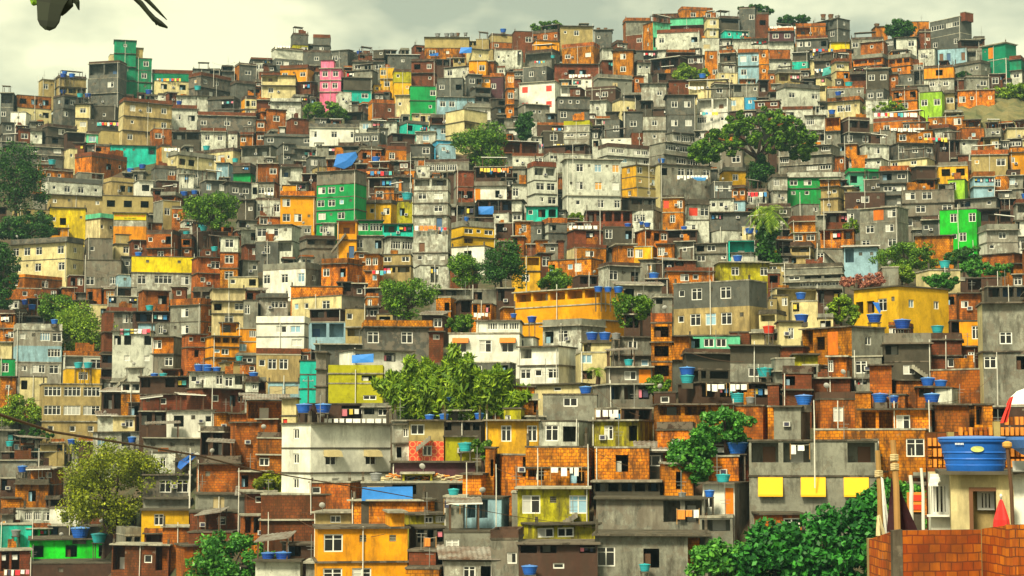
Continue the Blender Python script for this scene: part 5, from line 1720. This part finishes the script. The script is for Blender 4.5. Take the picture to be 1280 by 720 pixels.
# bamboo poles with cloths
def pole(px0,y0,px1,y1,Y,r,mat,lab,knots=()):
    c=at(px1,y1,Y); a=at(px0,y0,Y)-c; mb=MB(); pts=[Vector((0,0,-2.2)),Vector((0,0,0)),a*.5+Vector((.02,0,0)),a]; mb.tube(pts,[r,r,r*.95,r*.85],mat,8); ps=[P('shaft',mb)]
    for k in knots:
        m2=MB(); p=a*k
        for j in range(4): m2.tube([(p.x-.07,-.03,p.z+.03*j),(p.x,-.07,p.z+.03*j+.01),(p.x+.07,-.03,p.z+.03*j)],.018,'beigecloth',5)
        ps.append(P('rope_binding',m2))
    if mat=='wooddark': m2=MB(); m2.lathe([(.06,0),(.085,.03),(.085,.09),(.03,.12)],'curtaino',10,(a.x,a.y,a.z)); ps.append(P('cap',m2))
    return thing('pole',ps,c,0,lab,'pole')
pole(1097,563,1100.5,672,35.4,.055,'wood','shorter bamboo pole leaning behind the near brick wall',(.7,))
pole(1116,550,1122,666,34.9,.06,'wood','taller bamboo pole with a rope knot behind the near brick wall',(.78,.68))
pole(1259,560,1266,657,33.8,.035,'wooddark','thin dark pole with an orange cap at the right edge')
pole(1151.5,585,1154,650,40.2,.035,'pipe','white plastic pipe standing left of the cream tank house')
pole(1138,594,1139,625,41,.045,'pipe','short white post left of the plastic pipe')
def sheet(lab,name,pts,Y,mat,wav=.1):
    c=at(pts[0][0],pts[0][1],Y); mb=MB(); rnd=random.Random(len(lab)); n=6
    # pts: top-left, top-right, bottom-right, bottom-left
    T=[at(a,b,Y)-c for a,b in pts]; G=[]
    for i in range(n+1):
        row=[]
        for j in range(n+1):
            u,v=j/n,i/n; p=T[0].lerp(T[1],u).lerp(T[3].lerp(T[2],u),v); p.y+=wav*math.sin(u*9+v*2)*v; row.append(p)
        G.append(row)
    for s_ in(0,.012):
        for i in range(n):
            for j in range(n): mb.poly([G[i+1][j]+Vector((0,s_,0)),G[i+1][j+1]+Vector((0,s_,0)),G[i][j+1]+Vector((0,s_,0)),G[i][j]+Vector((0,s_,0))],mat,[(0,0)]*4,True)
    o=link(name,mb.mesh(name),None,c); props(o,lab,'cloth')
plain('marooncloth',(.035,.008,.012),.9,nz=.1)
sheet('narrow white cloth hanging from the shorter bamboo pole','cloth',[(1101,596),(1104,598),(1112,666),(1106,667)],35.3,'cwhite',.05)
sheet('dark maroon cloth draped from the taller bamboo pole','cloth',[(1114,598),(1119,596),(1146,664),(1110,665)],35.1,'marooncloth',.12)
sheet('pale bundled cloth at the foot of the shorter bamboo pole','cloth',[(1096,645),(1100,643),(1106,668),(1096,670)],35.2,'creambeam',.08)
# closed red parasol
c=at(1252,660,34.6); s_=F/34.6; mb=MB(); n=16; prof=[(9.5,0),(8.6,10),(5.5,22),(2.2,33),(.8,36)]; R_=[[(r*(1+.13*(k%2))*math.cos(2*math.pi*k/n)/s_,r*(1+.13*(k%2))*math.sin(2*math.pi*k/n)/s_,z/s_) for k in range(n)] for r,z in prof]
for A,B_ in zip(R_,R_[1:]):
    for k in range(n): mb.poly([A[k],A[(k+1)%n],B_[(k+1)%n],B_[k]],'redpaint',[(0,0)]*4)
pm=MB(); pm.tube([(0,0,-1.6),(0,0,39/s_)],.02,'steel',6); fn=MB(); fn.lathe([(.02,0),(.03,.03),(.01,.06)],'frame',8,(0,0,38/s_))
thing('parasol',[P('canopy',mb),P('pole',pm),P('finial',fn)],c,0,'closed red parasol standing behind the near brick wall','parasol')
# tiled lattice fence behind the tank
c=at(1160,580,62); q3=rel3(c); mb=MB(); rnd=random.Random(8)
xa,xb=q3(1160,560,62).x,q3(1310,560,62).x; nrow=12; x=xa; i=0
while x<xb:
    t_=(x-xa)/(xb-xa); ztop=q3(1200,548-34*t_,62).z; z=q3(1200,584,62).z; 
    if i%9==4: mb.box(x,x+.2,-.03,.16,z-2,ztop+.06,'tn')
    else:
        while z<ztop-.1: mb.box(x+.015,x+.115,0,.12+rnd.uniform(0,.05),z,z+.26,'corange' if rnd.random()<.6 else 'near_brick','b'); z+=.34
    x+=.21 if i%9==4 else .16; i+=1
bk=MB(); bk.box(xa,xb,.2,.3,q3(1200,584,62).z-2,q3(1200,540,62).z,'bd')
base=MB(); base.box(xa,xb,.0,.35,q3(1200,584,62).z-9,q3(1200,584,62).z-.02,'bd')
thing('lattice_fence',[P('tile_lattice',mb),P('backing_wall',bk),P('base',base)],c,0,'orange upright tile lattice fence behind the large blue tank','fence')
# red cloth and white parasol at the right edge
sheet('long pink-red cloth hanging over the tile lattice fence','cloth',[(1262,497),(1267,495),(1258,528),(1251,529)],61,'cred',.1)
c=at(1284,520,63); s_=F/63; mb=MB(); n=14; prof=[(26,14),(22,22),(12,31),(1,35)]
R_=[[(r*math.cos(2*math.pi*k/n)/s_,r*math.sin(2*math.pi*k/n)/s_,z/s_) for k in range(n)] for r,z in prof]
for A,B_ in zip(R_,R_[1:]):
    for k in range(n): mb.poly([A[k],A[(k+1)%n],B_[(k+1)%n],B_[k]],('cwhite','cwhite','corange','cred')[k%4] if A is R_[0] else 'cwhite',[(0,0)]*4)
pm=MB(); pm.tube([(0,0,-4),(0,0,35/s_)],.03,'steel',6); thing('parasol',[P('canopy',mb),P('pole',pm)],c,0,'open white and orange parasol cut by the right edge','parasol')
# red box hanging near green leaves, left of the tank house
c=at(1146,640,42); mb=MB(); mb.box(-.15,.18,0,.3,0,.42,'corange'); mb.box(-.12,.15,-.02,-.001,.05,.16,'redpaint'); mb.box(-.12,.15,-.02,-.001,.24,.37,'redpaint'); mb.box(-.05,.15,.05,.2,-5,-.003,'slab')
o=link('crate',mb.mesh('crate'),None,c); props(o,'orange slatted crate left of the barred window of the tank house','crate')
# ------------------------------------------------------------------ hanging wire across the slope
pts=[]; W_=[(-20,512,20),(67,540,23),(175,557,30),(250,570,36),(320,588,44),(445,609,60),(545,627,80),(640,645,105),(745,660,135)]
mb=MB()
cp=[at(*w_) for w_ in W_]; mb.tube(cp,.017,'wooddark',6)
o=link('cable',mb.mesh('cable')); props(o,'dark sagging cable running from the left edge down across the lower houses','cable')
cp=[at(*w_) for w_ in [(520,627,90),(620,650,100),(700,668,115),(760,690,140)]]
# ------------------------------------------------------------------ branch tips hanging close to the camera
def blade(mb,pts,wid,Y,mat,th=.004):
    P3=[at(x,y,Y) for x,y in pts]; L=[];R2=[]
    for i,p in enumerate(P3):
        d=(P3[min(i+1,len(P3)-1)]-P3[max(0,i-1)]).normalized(); n=d.cross(Vector((0,1,0))).normalized(); w=wid[i]*Y/F
        L.append(p-n*w); R2.append(p+n*w)
    ctr=[p+Vector((0,-.003,0)) for p in P3]
    for dy in(0,th*2):
        o_=Vector((0,dy,0))
        for i in range(len(P3)-1):
            mb.poly([L[i]+o_,ctr[i]+o_,ctr[i+1]+o_,L[i+1]+o_],mat,[(0,0)]*4,True); mb.poly([ctr[i]+o_,R2[i]+o_,R2[i+1]+o_,ctr[i+1]+o_],mat,[(0,0)]*4,True)
b1=MB(); Yb=4.2
blade(b1,[(68,-30),(66,-10),(63,4),(61,16),(60,26),(59,33),(58,37)],[30,24,18,15,13.5,9.5,3],Yb,'leafsil')
b2=MB(); blade(b2,[(52,-20),(47,-6),(42,2),(40,6)],[7,9,6,1],Yb+.1,'leafmid')
b3=MB(); blade(b3,[(70,-14),(80,-2),(83,6),(78,14),(76,19)],[11,11,8,4,.8],Yb+.05,'leafsil'); b4=MB(); blade(b4,[(78,-16),(90,-6),(96,3),(98,12)],[8,8,3,.6],Yb+.15,'leafsil')
tw=MB(); tw.tube([at(40,-60,4.3),at(62,-35,4.25),at(66,-15,4.2)],.008,'bark',6)
o=link('leafy_twig',None); props(o,'dark blurred leaf tip hanging into the sky at the top left','branch')
for k,m_ in (('leaf',b1),('leaf',b2),('leaf',b3),('leaf',b4),('stem',tw)): emit(P(k,m_),o)
b1=MB(); blade(b1,[(160,-12),(168,-3),(176,4),(184,14),(192,23),(200,29),(209,34)],[2,3,3.4,3,3.4,3.6,1],Yb,'leafsil')
b2=MB(); blade(b2,[(176,-6),(184,0),(192,8),(200,16),(208,24)],[2.2,2.6,2.3,1.6,.5],Yb+.05,'leafsil')
b3=MB(); blade(b3,[(192,22),(194,27),(195,31)],[1.6,1.4,.5],Yb,'leafsil'); tw=MB(); tw.tube([at(140,-50,4.3),at(152,-28,4.25),at(164,-8,4.2)],.006,'bark',6)
o=link('leafy_twig',None); props(o,'forked thin dark leaf hanging from the top edge, right of the broad one','branch')
for k,m_ in (('leaf',b1),('leaf',b2),('leaf',b3),('stem',tw)): emit(P(k,m_),o)
# ------------------------------------------------------------------ sky, sun, air, camera
W=bpy.data.worlds.new('World'); sc.world=W; W.use_nodes=True; t=W.node_tree; bg=t.nodes['Background']
sky=N(t,'ShaderNodeTexSky',sky_type='NISHITA'); sky.sun_disc=False
EL,AZ=math.radians(44),math.radians(207)     # sun behind and left of the viewer
sky.sun_elevation=EL; sky.sun_rotation=AZ; sky.dust_density=3
tc=N(t,'ShaderNodeTexCoord').outputs['Generated']
n1=noise(t,scaled(t,tc,(1,1,2.2)),5.5,5,.55); n2=noise(t,scaled(t,tc,(1,1,2.5)),14,4,.6)
SB=tuple(c*SKYS/.1 for c in SKYB); SD=tuple(c*SKYS/.1 for c in SKYD)
cl=mixc(t,ramp(t,n1,.42,.58),SD,SB); cl=mixc(t,ramp(t,n2,.45,.8,0,.25),cl,SD)
t.links.new(mixc(t,.88,sky.outputs[0],cl),bg.inputs[0]); bg.inputs[1].default_value=.1
sl=bpy.data.lights.new('sun','SUN'); sl.energy=SUNE; sl.angle=math.radians(12); sl.color=(1,.90,.62)
so=link('sun',sl); dirv=Vector((math.sin(AZ)*math.cos(EL),math.cos(AZ)*math.cos(EL),math.sin(EL))); so.rotation_euler=dirv.to_track_quat('Z','Y').to_euler(); so.location=dirv*50
cam=bpy.data.cameras.new('camera'); cam.sensor_width=36; cam.lens=F/1280*36; cam.clip_start=.5; cam.clip_end=4000
co=link('camera',cam); co.rotation_euler=(math.pi/2+PITCH,0,0); sc.camera=co
vs=sc.view_settings; vs.view_transform='Standard'; vs.look='None'; vs.exposure=EXPO; vs.gamma=1
if HAZE:
    m=bpy.data.materials.new('haze'); m.use_nodes=True; t=m.node_tree; t.nodes.remove(t.nodes['Principled BSDF'])
    v=N(t,'ShaderNodeVolumePrincipled'); v.inputs['Color'].default_value=(.42,.70,.92,1); v.inputs['Density'].default_value=HAZE; v.inputs['Anisotropy'].default_value=.2
    t.links.new(v.outputs[0],t.nodes['Material Output'].inputs['Volume']); MATS['haze']=m
    vz=[ (o.matrix_world@Vector(c)).z for o in bpy.data.objects if o.name in('hillside',) for c in o.bound_box]
    hb=MB(); hb.box(-900,900,-120,1400,min(vz)-3,150,'haze'); props(link('haze',hb.mesh('haze')),kind='stuff')
    sc.cycles.volume_bounces=0
sc.cycles.max_bounces=5; sc.cycles.diffuse_bounces=1; sc.cycles.glossy_bounces=2; sc.cycles.transmission_bounces=2; sc.cycles.use_denoising=True
